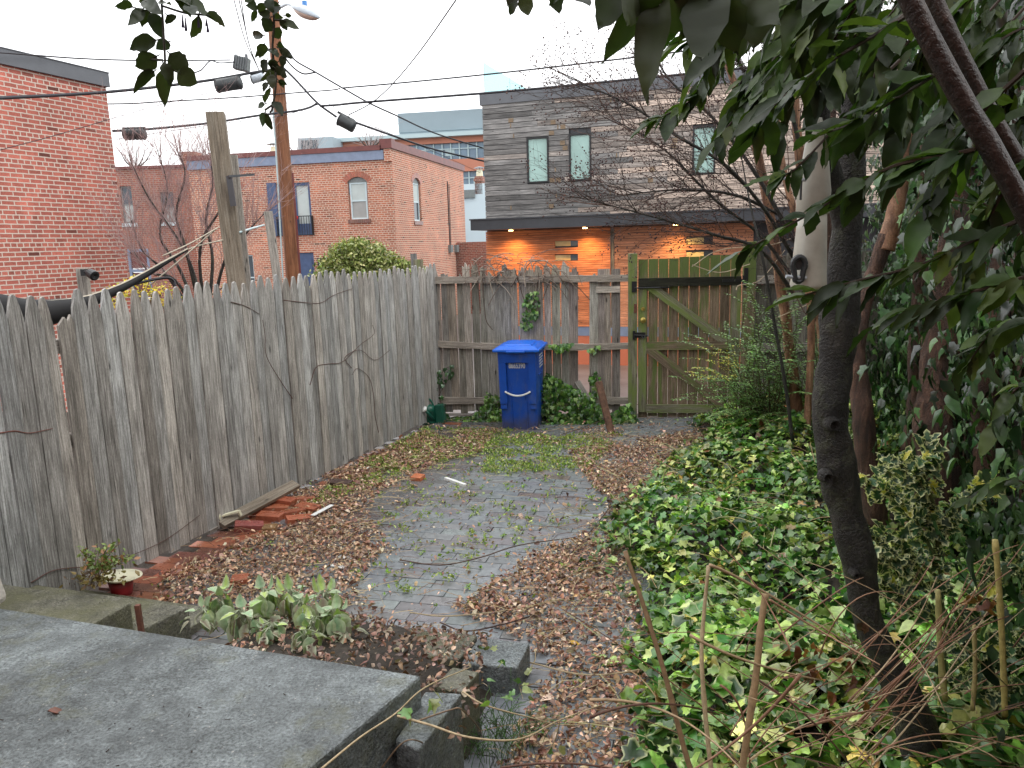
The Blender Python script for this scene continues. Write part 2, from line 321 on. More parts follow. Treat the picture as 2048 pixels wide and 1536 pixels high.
def thing(name, label, cat, loc=(0,0,0), group=None):
    """Empty at the base; parts are built in world coordinates and offset by build()"""
    o = bpy.data.objects.new(name, None); o.empty_display_size = .1; o.location = Vector([float(x) for x in loc]); COL.objects.link(o); return tag(o, label, cat, group)
def jit(c, v=.15): k = 1+R.uniform(-v, v); return tuple(x*k*(1+R.uniform(-v, v)*.3) for x in c)
# ---- instanced small geometry baked into one mesh
def leaf_tmpl(outline, fold=.15, curl=.2, inner=0., n_in=True):
    """outline: list of (x, y) for the half-open polygon from base (0,0) round the tip; returns fan V, F, w (edge weight)"""
    pts = [(0., 0.)]+outline; V = []; w = []
    def zz(x, y): return fold*abs(x)-curl*y*y
    for x, y in pts: V.append((x, y, zz(x, y))); w.append(1.)
    ins = [(0, .2), (0, .5), (0, .78)]
    if inner:
        cx, cy = 0, .5; b = len(V)
        for x, y in pts: X, Y = x*(1-inner), .5+(y-.5)*(1-inner*.7); V.append((X, Y, zz(X, Y)-.0)); w.append(0.)
        c = len(V); V.append((0, .5, zz(0, .5))); w.append(0.); n = len(pts); F = []
        for i in range(n): j = (i+1) % n; F += [(i, j, b+j), (i, b+j, b+i), (b+i, b+j, c)]
    else:
        c = len(V); V.append((0, .45, zz(0, .45))); w.append(0.); n = len(pts); F = [(i, (i+1) % n, c) for i in range(n)]
    return np.array(V), np.array(F), np.array(w)
IVY = [leaf_tmpl([(.28,-.08),(.5,.12),(.3,.3),(.42,.58),(.16,.62),(0,1.),(-.16,.62),(-.42,.58),(-.3,.3),(-.5,.12),(-.28,-.08)], .25, .25, 0.),
       leaf_tmpl([(.3,-.02),(.42,.2),(.34,.42),(.2,.72),(0,1.),(-.2,.72),(-.34,.42),(-.42,.2),(-.3,-.02)], .3, .3, 0.),
       leaf_tmpl([(.22,-.1),(.5,.05),(.36,.28),(.52,.5),(.2,.55),(.1,.9),(-.05,1.),(-.2,.6),(-.5,.52),(-.3,.3),(-.46,.1),(-.26,-.06)], .1, .5, 0.)]
IVYV = [leaf_tmpl([(.3,-.05),(.46,.15),(.34,.36),(.38,.6),(.14,.7),(0,1.),(-.14,.7),(-.38,.6),(-.34,.36),(-.46,.15),(-.3,-.05)], .2, .25, .28)]
OVAL = [leaf_tmpl([(.12,.08),(.22,.25),(.26,.45),(.22,.66),(.12,.85),(0,1.),(-.12,.85),(-.22,.66),(-.26,.45),(-.22,.25),(-.12,.08)], .25, .25, 0.)]
SMALL = [leaf_tmpl([(.2,.25),(.24,.55),(0,1.),(-.24,.55),(-.2,.25)], .3, .2, 0.)]
DEAD = [leaf_tmpl([(.25,.1),(.34,.4),(.2,.8),(0,1.),(-.28,.75),(-.3,.35),(-.2,.1)], .55, .5, 0.), leaf_tmpl([(.3,.2),(.2,.6),(.05,1.),(-.3,.6),(-.25,.15)], -.5, .7, 0.)]
HOLLY = [leaf_tmpl([(.1,.06),(.3,.1),(.2,.26),(.4,.34),(.22,.5),(.38,.62),(.16,.74),(.2,.9),(0,1.05),(-.2,.9),(-.16,.74),(-.38,.62),(-.22,.5),(-.4,.34),(-.2,.26),(-.3,.1),(-.1,.06)], .45, .35, .36)]
FUZZY = [leaf_tmpl([(.16,.05),(.28,.25),(.32,.5),(.26,.75),(.12,.93),(0,1.),(-.12,.93),(-.26,.75),(-.32,.5),(-.28,.25),(-.16,.05)], .22, .3, .2)]
def rot_from(yd, up):
    """matrices whose y axis is yd and z axis leans to up (arrays N x 3)"""
    y = yd/np.linalg.norm(yd, axis=1, keepdims=True); z = up-(up*y).sum(1, keepdims=True)*y; z /= (np.linalg.norm(z, axis=1, keepdims=True)+1e-9); x = np.cross(y, z)
    return np.stack([x, y, z], 2)
def inst(name, tm, pos, rot, size, col, matn, edge=None, parent=None, smooth=False, zs=None):
    pos = np.asarray(pos, float); n = len(pos); size = np.broadcast_to(size, n); col = np.asarray(col, float); k = NR.integers(0, len(tm), n); VV = []; FF = []; CC = []; off = 0
    for i, (V, F, w) in enumerate(tm):
        I = np.where(k == i)[0]
        if not len(I): continue
        v = np.broadcast_to(V, (len(I),)+V.shape).copy(); v += NR.normal(0, .013 if smooth else .03, v.shape)*(np.abs(V).sum(1)[None, :, None] > .01)
        v = np.einsum('nij,nkj->nki', rot[I], v*size[I][:, None, None])+pos[I][:, None]
        c = np.repeat(col[I][:, None], len(V), 1)
        if edge is not None: c = c*(1-w[None, :, None])+np.asarray(edge)[I][:, None]*w[None, :, None] if np.ndim(edge) == 2 else c*(1-w[None, :, None])+np.array(edge)*w[None, :, None]
        VV.append(v.reshape(-1, 3)); CC.append(c.reshape(-1, 3)); FF.append((F[None]+(np.arange(len(I))*len(V))[:, None, None]).reshape(-1, 3)+off); off += len(I)*len(V)
    V = np.concatenate(VV); F = np.concatenate(FF); C = np.concatenate(CC); me = bpy.data.meshes.new(name)
    me.vertices.add(len(V)); me.vertices.foreach_set('co', V.astype('f').ravel()); me.loops.add(F.size); me.loops.foreach_set('vertex_index', F.astype('i').ravel())
    me.polygons.add(len(F)); me.polygons.foreach_set('loop_start', np.arange(0, F.size, 3, dtype='i')); me.polygons.foreach_set('loop_total', np.full(len(F), 3, 'i'))
    me.update(calc_edges=True); ca = me.color_attributes.new('Col', 'FLOAT_COLOR', 'POINT'); ca.data.foreach_set('color', np.concatenate([C, np.ones((len(C), 1))], 1).astype('f').ravel())
    me.materials.append(MATS[matn])
    if smooth: me.polygons.foreach_set('use_smooth', [True]*len(F))
    o = bpy.data.objects.new(name, me); COL.objects.link(o)
    if parent is not None: o.parent = parent; o.location = -Vector(parent.location)
    return o
def rdir(n, up=0., spread=1.):
    v = NR.normal(0, 1, (n, 3))*spread; v[:, 2] += up; return v/np.linalg.norm(v, axis=1, keepdims=True)
def palette(n, cols, v=.25):
    c = np.array(cols)[NR.integers(0, len(cols), n)]; return c*np.exp(NR.normal(0, v, (n, 1)))*(1+NR.normal(0, .06, (n, 3)))
def inpoly(x, y, P):
    x = np.asarray(x); y = np.asarray(y); r = np.zeros(x.shape, bool); n = len(P)
    for i in range(n):
        x1, y1 = P[i]; x2, y2 = P[(i+1) % n]; c = ((y1 > y) != (y2 > y)); r ^= c & (x < (x2-x1)*(y-y1)/((y2-y1) or 1e-9)+x1)
    return r
def wallholes(mb, pl, s0, s1, z0, z1, holes, o=0., depth=.12, m=None, back=True):
    """wall sheet on plane pl with rectangular holes and reveals; uv in metres"""
    ss = sorted({s0, s1, *[h[i] for h in holes for i in (0, 1)]}); zz = sorted({z0, z1, *[h[i] for h in holes for i in (2, 3)]})
    ss = [x for x in ss if s0 <= x <= s1]; zz = [x for x in zz if z0 <= x <= z1]
    for a, b in zip(ss, ss[1:]):
        for c, d in zip(zz, zz[1:]):
            if any(h[0] <= (a+b)/2 <= h[1] and h[2] <= (c+d)/2 <= h[3] for h in holes): continue
            mb.quad([pl.w(a, c, o), pl.w(b, c, o), pl.w(b, d, o), pl.w(a, d, o)], uv=[(a, c), (b, c), (b, d), (a, d)], m=m)
    for h in holes:
        a, b, c, d = h[:4]
        for (p, q) in (((a, c), (b, c)), ((b, c), (b, d)), ((b, d), (a, d)), ((a, d), (a, c))):
            mb.quad([pl.w(*p, o), pl.w(*q, o), pl.w(*q, o-depth), pl.w(*p, o-depth)], uv=[p, q, (q[0]+depth, q[1]+depth), (p[0]+depth, p[1]+depth)], m=m)
def prect(mb, pl, s0, s1, z0, z1, o0, o1, m=None, col=(1,1,1), along=2):
    """box on a plane between offsets o0<o1"""
    P = [pl.w(s0, z0, o1), pl.w(s1, z0, o1), pl.w(s1, z0, o0), pl.w(s0, z0, o0), pl.w(s0, z1, o1), pl.w(s1, z1, o1), pl.w(s1, z1, o0), pl.w(s0, z1, o0)]
    mb.hexa(P, col, m, None, along)
def one(pl, s0, s1, z0, z1, o0, o1, name, m, parent, along=2):
    b = MB(); prect(b, pl, s0, s1, z0, z1, o0, o1, m, along=along); return b.build(name, m, parent)
def smooth_path(P, k=6):
    P = [np.asarray(p, float) for p in P]; Q = [P[0]*2-P[1]]+P+[P[-1]*2-P[-2]]; out = []
    for i in range(1, len(Q)-2):
        for j in range(k):
            t = j/k; out.append(.5*((2*Q[i])+(-Q[i-1]+Q[i+1])*t+(2*Q[i-1]-5*Q[i]+4*Q[i+1]-Q[i+2])*t*t+(-Q[i-1]+3*Q[i]-3*Q[i+1]+Q[i+2])*t**3))
    out.append(P[-1]); return out
def lerp(a, b, t): return a+(b-a)*t
def rads(r, n):
    """interpolate a list of radii to n samples"""
    return list(np.interp(np.linspace(0, 1, n), np.linspace(0, 1, len(r)), r))
# ================================================================ world, light
S.render.film_transparent = False
w = bpy.data.worlds.new('World'); S.world = w; w.use_nodes = True; nt = w.node_tree; bg = nt.nodes['Background']
sky = N(nt, 'TexSky', sky_type='NISHITA', sun_disc=False, sun_elevation=radians(52), sun_rotation=radians(-60), dust_density=6, air_density=1.5, ozone_density=1)
hs = N(nt, 'HueSaturation'); hs.inputs['Saturation'].default_value = .1; L(nt, sky.outputs[0], hs.inputs['Color'])
L(nt, mix(nt, hs.outputs[0], (SKYV, SKYV*1.01, SKYV*1.03), .78), bg.inputs[0]); bg.inputs[1].default_value = .12
sl = bpy.data.lights.new('sun', 'SUN'); sl.energy = .8; sl.angle = radians(25); sl.color = (1, .97, .92); so = bpy.data.objects.new('sun', sl); COL.objects.link(so)
so.rotation_euler = (radians(38), 0, radians(60))
S.view_settings.exposure = EXPO
S.cycles.max_bounces = 6; S.cycles.diffuse_bounces = 3; S.cycles.glossy_bounces = 3; S.cycles.transmission_bounces = 4; S.cycles.transparent_max_bounces = 6; S.cycles.use_denoising = True
# ================================================================ planes
FA = radians(180+69.6+0.0)   # left fence direction towards the camera
LF = Pl((-1.006, 8.458), math.atan2(-.937, -.349), -1)
if LF.n[0] < 0: LF.n = -LF.n                       # towards the yard
BF = Pl((1.378, 8.55), radians(172), 1)
if BF.n[1] > 0: BF.n = -BF.n
GY = -.9
# ================================================================ ground
mb = MB(); c0 = BF.w(-9, 0, -.25); c1 = BF.w(14, 0, -.25)
mb.prism([(-16, -6), (12, -6), (c0[0], c0[1]), (c1[0], c1[1])], -1.2, -.012)
kind(mb.build('yard_ground', 'soil'), 'structure')
mb = MB(); mb.quad([(-1500, -1500, GY), (1500, -1500, GY), (1500, 2500, GY), (-1500, 2500, GY)]); kind(mb.build('alley_road', 'alley'), 'structure')
# brick paving, laid piece by piece with small tilts
PA = math.atan2(-.25, .968); ux = np.array([cos(PA), sin(PA), 0]); uy = np.array([-sin(PA), cos(PA), 0]); O = np.array([-3., 3.6, 0.])
mb = MB(); red = MB(); ny = 60
fx = lambda Y: -1.006-.3725*(8.458-Y)
for j in range(-14, ny):
    for i in range(-4, 30):
        c = O+ux*(i*.224+(j % 2)*.112)+uy*(j*.1)
        if not (fx(c[1])+.02 < c[0] < 3.0-.0*c[1] and 2.4 < c[1] and c[1] < 8.52+.14*(1.3-c[0])): continue
        if c[0] > 1.9+.1*c[1] - .2: continue
        px, py = proj(c)
        isred = c[0] < fx(c[1])+.44+.05*sin(j*1.7) and c[1] < 6.0 or (c[0] < fx(c[1])+.3 and R.random() < .35)
        far = min(1, max(0, (c[1]-5.5)/2.5)); a = R.random()
        if isred: col = jit((.25,.085,.045) if a < .7 else (.15,.06,.045), .25)
        else:
            col = jit((.155,.17,.178) if a < .82 else ((.14,.135,.14) if a < .97 else (.14,.11,.1)), .12)
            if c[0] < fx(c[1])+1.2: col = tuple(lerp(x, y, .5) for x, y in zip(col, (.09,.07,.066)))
        z = .004+R.uniform(-.0015, .0015)+(.01*sin(c[0]*2.1)*cos(c[1]*1.7)); rt = Rz(PA+R.gauss(0, .012)) @ Rx(R.gauss(0, .009)) @ Ry(R.gauss(0, .008))
        if R.random() < .03: rt = rt @ Rx(R.gauss(0, .06))
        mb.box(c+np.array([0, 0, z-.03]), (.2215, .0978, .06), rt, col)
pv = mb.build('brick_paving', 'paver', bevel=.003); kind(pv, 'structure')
# ================================================================ red brick building at the left
LB = Pl((-7.2, 14), math.atan2(-.937, -.349), -1)
if LB.n[0] < 0: LB.n = -LB.n
t = thing('brick_building', 'tall plain red brick building wall with dark metal coping at the left', 'building', LB.w(0, GY))
b = MB(); s0, s1, zt = -.33, 11, 4.97
b.quad([LB.w(s0, GY), LB.w(s1, GY), LB.w(s1, zt), LB.w(s0, zt)], uv=[(s0, GY), (s1, GY), (s1, zt), (s0, zt)])
b.quad([LB.w(s0, GY), LB.w(s0, zt), LB.w(s0, zt, -7), LB.w(s0, GY, -7)], uv=[(0, GY), (0, zt), (7, zt), (7, GY)])
b.quad([LB.w(s0, zt), LB.w(s1, zt), LB.w(s1, zt, -7), LB.w(s0, zt, -7)]); b.quad([LB.w(s1, GY), LB.w(s1, zt), LB.w(s1, zt, -7), LB.w(s1, GY, -7)])
b.build('wall', 'brick_red', t)
b = MB(); prect(b, LB, s0-.04, s1, 4.955, 5.19, -.2, .06); prect(b, LB, s0-.055, s1, 5.19, 5.205, -.25, .075); b.build('coping', 'flashing', t)
# ================================================================ windows
def sash(pl, s0, s1, z0, z1, parent, frame='white_frame', glass='blind', rail=True, o=-.06, fw=.05, low=None):
    f = MB()
    for a in ((s0, s0+fw, z0, z1), (s1-fw, s1, z0, z1), (s0+fw, s1-fw, z0, z0+fw), (s0+fw, s1-fw, z1-fw, z1)): prect(f, pl, *a, o-.04, o)
    zm = (z0+z1)/2
    if rail: prect(f, pl, s0+fw, s1-fw, zm-.02, zm+.025, o-.04, o-.004)
    w_ = f.build('window', frame, parent)
    if rail:
        one(pl, s0+fw, s1-fw, zm+.025, z1-fw, o-.05, o-.02, 'pane', glass, w_); one(pl, s0+fw, s1-fw, z0+fw, zm-.02, o-.05, o-.03, 'pane', low or glass, w_)
    else: one(pl, s0+fw, s1-fw, z0+fw, z1-fw, o-.05, o-.02, 'pane', glass, w_)
    return w_
def arch_fill(wall, trim, pl, s0, s1, zs, zt, zr, arch):
    """segmental arch between spring zs and crown zt inside hole up to zt; brick ring above"""
    n = 10; w_ = (s1-s0)/2; rise = zt-zs; Rr = (w_*w_+rise*rise)/(2*rise); cx = (s0+s1)/2; cz = zt-Rr; A = math.asin(min(1, w_/Rr)); pts = [(cx+Rr*sin(-A+2*A*i/n), cz+Rr*cos(-A+2*A*i/n)) for i in range(n+1)]
    for i in range(n):
        (a, b_), (c, d) = pts[i], pts[i+1]; wall.quad([pl.w(a, b_), pl.w(c, d), pl.w(c, zt), pl.w(a, zt)], uv=[(a, b_), (c, d), (c, zt), (a, zt)])
        wall.quad([pl.w(a, b_), pl.w(a, b_, -.12), pl.w(c, d, -.12), pl.w(c, d)], uv=[(a, 0), (a, .1), (c, .1), (c, 0)])
        trim.quad([pl.w(a, zr, -.055), pl.w(c, zr, -.055), pl.w(c, d, -.055), pl.w(a, b_, -.055)])
    m_ = 15
    for i in range(m_):
        a0 = -A*1.12+2*A*1.12*(i+.08)/m_; a1 = -A*1.12+2*A*1.12*(i+.92)/m_; P = []
        for o in (0., .012):
            for an, r_ in ((a0, Rr+.005), (a1, Rr+.005), (a1, Rr+.19), (a0, Rr+.19)): P.append(pl.w(cx+r_*sin(an), cz+r_*cos(an), o))
        arch.hexa([P[3], P[2], P[1], P[0], P[7], P[6], P[5], P[4]], jit((.3,.09,.05), .25))
# ================================================================ two-storey brick house (centre left)
MH = Pl((-4., 26), radians(180-12.6), 1)
if MH.n[1] > 0: MH.n = -MH.n
cA = MH.w(-.26, 0); MR = Pl((cA[0], cA[1]), radians(90-12.6), 1)
if MR.n[0] < 0: MR.n = -MR.n
t = thing('brick_house', 'two storey orange brick house with maroon coping, slate blue fascia and arched windows', 'house', cA+[0,0,GY])
zt = 5.15
b = MB(); tr = MB(); ar = MB()
W1 = (.66, 1.36, 2.98, 4.36); D1 = (2.74, 3.98, 2.5, 4.27); D2 = (2.78, 3.42, GY, 1.92); W2 = (5.35, 6.02, 2.98, 4.3); W3 = (5.1, 5.7, .3, 1.9)
wallholes(b, MH, -.26, 7.3, GY, zt, [W1, D1, D2, W2, W3])
ARL = []
def arch_(*a): tr, ar = MB(), MB(); arch_fill(b, tr, a[0], *a[1:], ar); ARL.append((tr, ar))
arch_(MH, W1[0], W1[1], 4.2, 4.36, 4.18); arch_(MH, W2[0], W2[1], 4.16, 4.3, 4.14)
W4 = (1.95, 2.75, 2.93, 4.45); W5 = (6.95, 7.75, .6, 2.0)
wallholes(b, MR, 0, 8.6, GY, zt+.05, [W4, W5])
arch_(MR, W4[0], W4[1], 4.28, 4.45, 4.26); arch_(MR, W5[0], W5[1], 1.83, 2.0, 1.8)
b.quad([MH.w(7.3, GY), MH.w(7.3, zt), MH.w(7.3, zt, -8), MH.w(7.3, GY, -8)], uv=[(0, GY), (0, zt), (8, zt), (8, GY)])
b.quad([MH.w(-.26, zt-.05), MH.w(7.3, zt-.05), MH.w(7.3, zt-.05, -8), MH.w(-.26, zt-.05, -8)])
b.build('wall', 'brick_orange', t); 
for tr, ar in ARL: tr.build('arch_panel', 'case_grey', ar.build('arch_header', 'paver', t))
b = MB(); prect(b, MH, .1, 7.3, 5.17, 5.33, -.3, .1); prect(b, MR, -.12, 8.65, 5.21, 5.46, -.3, .06); prect(b, MH, -.3, .12, 5.2, 5.52, -.28, .05); b.build('coping', 'maroon', t)
b = MB(); prect(b, MH, .0, 7.3, 4.87, 5.165, .004, .07); b.build('fascia', 'slate_blue', t)
b = MB(); prect(b, MH, -.262, -.02, 4.8, 5.2, .002, .07); b.build('corner_pier', 'brick_orange', t)
def sills(pl, W, par):
    b = MB(); n = int((W[1]-W[0]+.14)/.075)
    for i in range(n):
        s = W[0]-.07+i*.075; prect(b, pl, s+.004, s+.07, W[2]-.13, W[2]-.005, -.05, .04, col=jit((.2,.1,.08)))
    b.build('sill', 'paver', par)
sash(MH, W1[0]+.05, W1[1]-.05, W1[2], 4.19, t, low='grey_blind'); sills(MH, W1, t)
sash(MH, W2[0]+.05, W2[1]-.05, W2[2], 4.15, t, low='grey_blind'); sash(MH, *W3, t, glass='dark_glass')
sash(MR, W4[0]+.06, W4[1]-.06, W4[2], 4.27, t, low='dark_glass'); sills(MR, W4, t); sash(MR, W5[0], W5[1], W5[2], 1.82, t, frame='case_grey', glass='dark_glass')
# french door, balcony, lower door
d = MB()
for a in ((D1[0], D1[0]+.09, D1[2], D1[3]), (D1[0]+.09, D1[1], D1[3]-.1, D1[3]), (3.28, 3.44, D1[2], D1[3]-.1), (D1[1]-.1, D1[1], D1[2], D1[3]-.1), (D1[0]+.09, 3.28, D1[2], D1[2]+.4), (3.44, D1[1]-.1, D1[2], D1[2]+.4)): prect(d, MH, *a, -.11, -.04)
dd = d.build('french_door', 'blue_paint', t); one(MH, D1[0]+.09, 3.28, D1[2]+.4, D1[3]-.1, -.1, -.08, 'pane', 'blind', dd); one(MH, 3.44, D1[1]-.1, D1[2]+.4, D1[3]-.1, -.1, -.08, 'pane', 'blind', dd)
one(MH, D1[1]+.0, D1[1]+.34, D1[2], D1[3]+.03, .003, .05, 'shutter', 'blue_paint', t)
b = MB(); prect(b, MH, D1[0]-.05, D1[1]+.05, 3.13, 3.16, .1, .13); prect(b, MH, D1[0]-.05, D1[1]+.05, 2.5, 2.53, .1, .13)
for i in range(15): s = D1[0]-.04+i*.092; prect(b, MH, s, s+.014, 2.53, 3.13, .108, .122)
for s in (D1[0]-.05, D1[1]+.03): prect(b, MH, s, s+.02, 2.5, 3.16, .003, .1)
b.build('balcony_railing', 'dark_metal', t)
d = MB(); prect(d, MH, D2[0], D2[1], GY, D2[3], -.11, -.05); prect(d, MH, D2[0]+.1, D2[1]-.1, .9, 1.75, -.05, -.035); prect(d, MH, D2[0]+.1, D2[1]-.1, -.6, .6, -.05, -.035); dd = d.build('door', 'blue_paint', t)
b = MB(); prect(b, MH, 2.45, 2.6, 1.68, 1.72, .0, .16); prect(b, MH, 2.47, 2.57, 1.4, 1.68, .05, .16); prect(b, MH, 2.5, 2.54, 1.25, 1.4, .06, .1); b.build('wall_lamp', 'dark_metal', t)
# chimneys
def chimney(pl, s0, s1, z0, z1, o0, o1, pot, par, cap=True):
    b = MB(); prect(b, pl, s0, s1, z0, z1, o0, o1); prect(b, pl, s0-.04, s1+.04, z1-.25, z1-.12, o0-.04, o1+.04)
    c = b.build('chimney', 'brick_old', par)
    if pot:
        b = MB(); P = pl.w((s0+s1)/2, z1, (o0+o1)/2); b.lathe([(.17, 0), (.17, .22), (.15, .24), (.15, .34)], P, 14); b.build('chimney_pot', 'cream_plastic', c)
        b = MB(); b.lathe([(.3, .42), (.26, .44), (.05, .5), (.0, .5)], P, 10); 
        for a in range(4): b.tube([P+[.14*cos(a*1.57), .14*sin(a*1.57), .3], P+[.14*cos(a*1.57), .14*sin(a*1.57), .45]], .01, 4)
        b.build('chimney_cap', 'flashing', c)
chimney(MH, 5.2, 5.85, 5.1, 5.55, -3.2, -2.6, True, t); chimney(MH, 7.05, 7.6, 4.6, 5.45, -2., -1.5, False, t)
b = MB(); b.tube([MR.w(6.1, 4.6, .02), MR.w(6.1, 2.0, .02)], .02, 5); b.tube([MR.w(6.3, 4.5, .02), MR.w(6.25, 2.0, .02)], .012, 4); b.build('conduit', 'cable', t)
for s in (5.9, 6.75): one(MR, s, s+.32, 1.75, 2.05, .0, .12, 'meter_box', 'case_grey', t)
bow = MB(); P = MH.w(3.36, 3.1, .16)
for k in range(6): a = k*1.05; bow.lathe([(0, -.09), (.07, -.04), (.08, .03), (0, .1)], P+np.array([cos(a)*.1, 0, sin(a)*.1]), 8)
for s in (-1, 1): bow.beam(P, P+[.09*s, 0, -.42], .09, .02, (0, 1, 0))
tag(bow.build('ribbon_bow', 'bow_red'), 'red ribbon bow tied to the iron balcony railing of the brick house', 'bow')
# ================================================================ attached rear house with arched windows at the far left
RH = Pl((-14.2, 29), radians(180-3), 1)
if RH.n[1] > 0: RH.n = -RH.n
e0 = RH.m(392, 400)[0]; e1 = RH.m(200, 400)[0]; zt = RH.m(300, 337)[1]
t = thing('brick_house', 'reddish brick rear house behind the bare tree with a maroon garage door', 'house', RH.w(e0, GY)); b = MB()
def pxrect(pl, x0, y0, x1, y1, o=0): a = pl.m(x0, (y0+y1)/2, o)[0]; c = pl.m(x1, (y0+y1)/2, o)[0]; q = pl.m((x0+x1)/2, y1, o)[1]; r = pl.m((x0+x1)/2, y0, o)[1]; return (min(a, c), max(a, c), q, r)
A1 = pxrect(RH, 322, 384, 349, 444); A2 = pxrect(RH, 243, 372, 266, 446); A3 = pxrect(RH, 260, 498, 302, 600); A4 = pxrect(RH, 330, 545, 342, 600)
wallholes(b, RH, e0, e1, GY, zt, [A1, A2, A3]); b.quad([RH.w(e0, zt-.02), RH.w(e1, zt-.02), RH.w(e1, zt-.02, -6), RH.w(e0, zt-.02, -6)]); b.build('wall', 'brick_old', t)
sash(RH, *A1, t, frame='case_grey', glass='dark_glass', low='grey_blind'); sash(RH, *A2, t, frame='case_grey', glass='dark_glass', low='blind')
for A in (A1, A2): one(RH, A[0]-.1, A[1]+.1, A[2]-.14, A[2]-.01, .003, .06, 'sill', 'white_frame', t)
d = MB()
for k in range(2): prect(d, RH, A3[0]+.08, A3[1]-.08, A3[2]+.1+k*1.1, A3[2]+1.1+k*1.1-.08, -.1, -.05)
dd = d.build('garage_door', 'maroon', t); d = MB(); prect(d, RH, A3[0], A3[0]+.09, GY, A3[3], -.1, .01); prect(d, RH, A3[1]-.09, A3[1], GY, A3[3], -.1, .01)
for z in (A3[2]+1.05, A3[3]-.1): prect(d, RH, A3[0]+.09, A3[1]-.09, z, z+.1, -.1, -.0)
d.build('door_frame', 'slate_blue', dd); b = MB(); prect(b, RH, e0, e1, zt, zt+.1, -.3, .05); b.build('coping', 'maroon', t)
chimney(RH, *sorted((RH.m(372, 330)[0], RH.m(345, 330)[0])), zt-.3, zt+.65, -1.4, -.8, False, t)
# ================================================================ distant office block
OF = Pl((-10, 85), radians(180-10), 1)
if OF.n[1] > 0: OF.n = -OF.n
t = thing('office_building', 'distant pale office block with a louvered penthouse and strip windows', 'office block', OF.w(0, GY)); b = MB(); gz = GY
s_r = OF.m(1060, 300)[0]; s_l = OF.m(618, 300)[0]; sp = OF.m(786, 250)[0]
z = lambda y, x=900: OF.m(x, y)[1]
Z = [GY, z(379), z(346), z(318), z(286), z(272)]
for a, c in ((0, 1), (2, 3), (4, 5)): 
    zz0 = Z[0]-0 if a == 0 else Z[a]
    pass
bands = [(GY, z(381), 'g'), (z(381), z(344), 'w'), (z(344), z(319), 'b'), (z(319), z(286), 'w'), (z(286), z(274), 'b')]
bb = MB()
for z0, z1, k in bands:
    if k == 'b': prect(bb, OF, s_r, s_l, z0, z1, -14, .15)
    elif k == 'g': prect(bb, OF, s_r, s_l, z0, z1, -14, .0)
    else:
        wd = MB(); prect(wd, OF, s_r, s_l, z0, z1, -13, -.3); wi = wd.build('window_strip', 'office_glass', t); n = 26; f = MB()
        for i in range(n+1): s = lerp(s_r, s_l, i/n); prect(f, OF, s, s+.12, z0, z1, -.3, -.1)
        prect(f, OF, s_r, s_l, z0+(z1-z0)*.62, z0+(z1-z0)*.62+.1, -.3, -.14)
        for i in range(9): s = lerp(s_r, s_l, R.random()); prect(f, OF, s, s+R.uniform(.6, 1.6), z0+.4, z1-R.uniform(.3, 1.2), -.3, -.25)
        f.build('mullion', 'pale_metal', wi)
bb.build('wall', 'office_brick', t); b = MB(); prect(b, OF, s_r, OF.m(600, 270)[0], z(274), z(266), -15, .8); b.build('roof', 'pale_metal', t)
b = MB(); zb, ztp = z(266), z(214)
prect(b, OF, s_r, sp, zb, ztp, -12, -2.)
n = 22
for i in range(n): zz = lerp(zb+.6, ztp, i/n); prect(b, OF, s_r, sp, zz, zz+(ztp-zb)/n*.55, -2., -1.8)
b.build('louver_screen', 'louver_metal', t)
b = MB(); a = pxrect(OF, 620, 282, 688, 312); prect(b, OF, a[0], a[1], a[2]-2, a[3], .3, 3); cb = b.build('plant_room', 'louver_metal', t)
b = MB(); k = (a[1]-a[0])*.48
for i in range(4): s = a[1]-.3-k*(i+1)/4; prect(b, OF, s, s+k/4*.75, a[2], a[3]-.25, 3.0, 3.1)
b.build('vent_grille', 'dark_glass', cb)
# ================================================================ pale house between the two, with a low brick wall
WH = Pl((-2.6, 40), radians(180-12.6), 1)
if WH.n[1] > 0: WH.n = -WH.n
t = thing('rendered_house', 'pale blue rendered house seen between the brick house and the dark clad house', 'house', WH.w(0, GY)); a = pxrect(WH, 890, 368, 985, 500); b = MB(); v = pxrect(WH, 906, 418, 922, 462)
wallholes(b, WH, a[0], a[1], GY, a[3], [v]); b.quad([WH.w(a[0], a[3]), WH.w(a[1], a[3]), WH.w(a[1], a[3], -6), WH.w(a[0], a[3], -6)]); b.build('wall', 'white_stucco', t); sash(WH, *v, t)
q = pxrect(WH, 918, 380, 950, 396); one(WH, q[0], q[1], q[2], q[3], .02, .1, 'roof_panel', 'case_grey', t); q = pxrect(WH, 949, 340, 964, 368); chimney(WH, q[0], q[1], q[2]-.5, q[3]-.3, -.6, 0, True, t)
LW = Pl((-2.2, 33), radians(180-12.6), 1)
if LW.n[1] > 0: LW.n = -LW.n
a = pxrect(LW, 900, 484, 985, 540); b = MB(); prect(b, LW, a[0], a[1], GY, a[3], -.3, 0); 
b2 = MB(); b2.quad([LW.w(a[0], GY, .002), LW.w(a[1], GY, .002), LW.w(a[1], a[3], .002), LW.w(a[0], a[3], .002)], uv=[(a[0], GY), (a[1], GY), (a[1], a[3]), (a[0], a[3])]); t = thing('garden_wall', 'low old brick wall below the pale rendered house', 'wall', LW.w(a[0], GY)); b.build('core', 'brick_old', t); b2.build('facing', 'brick_old', t)
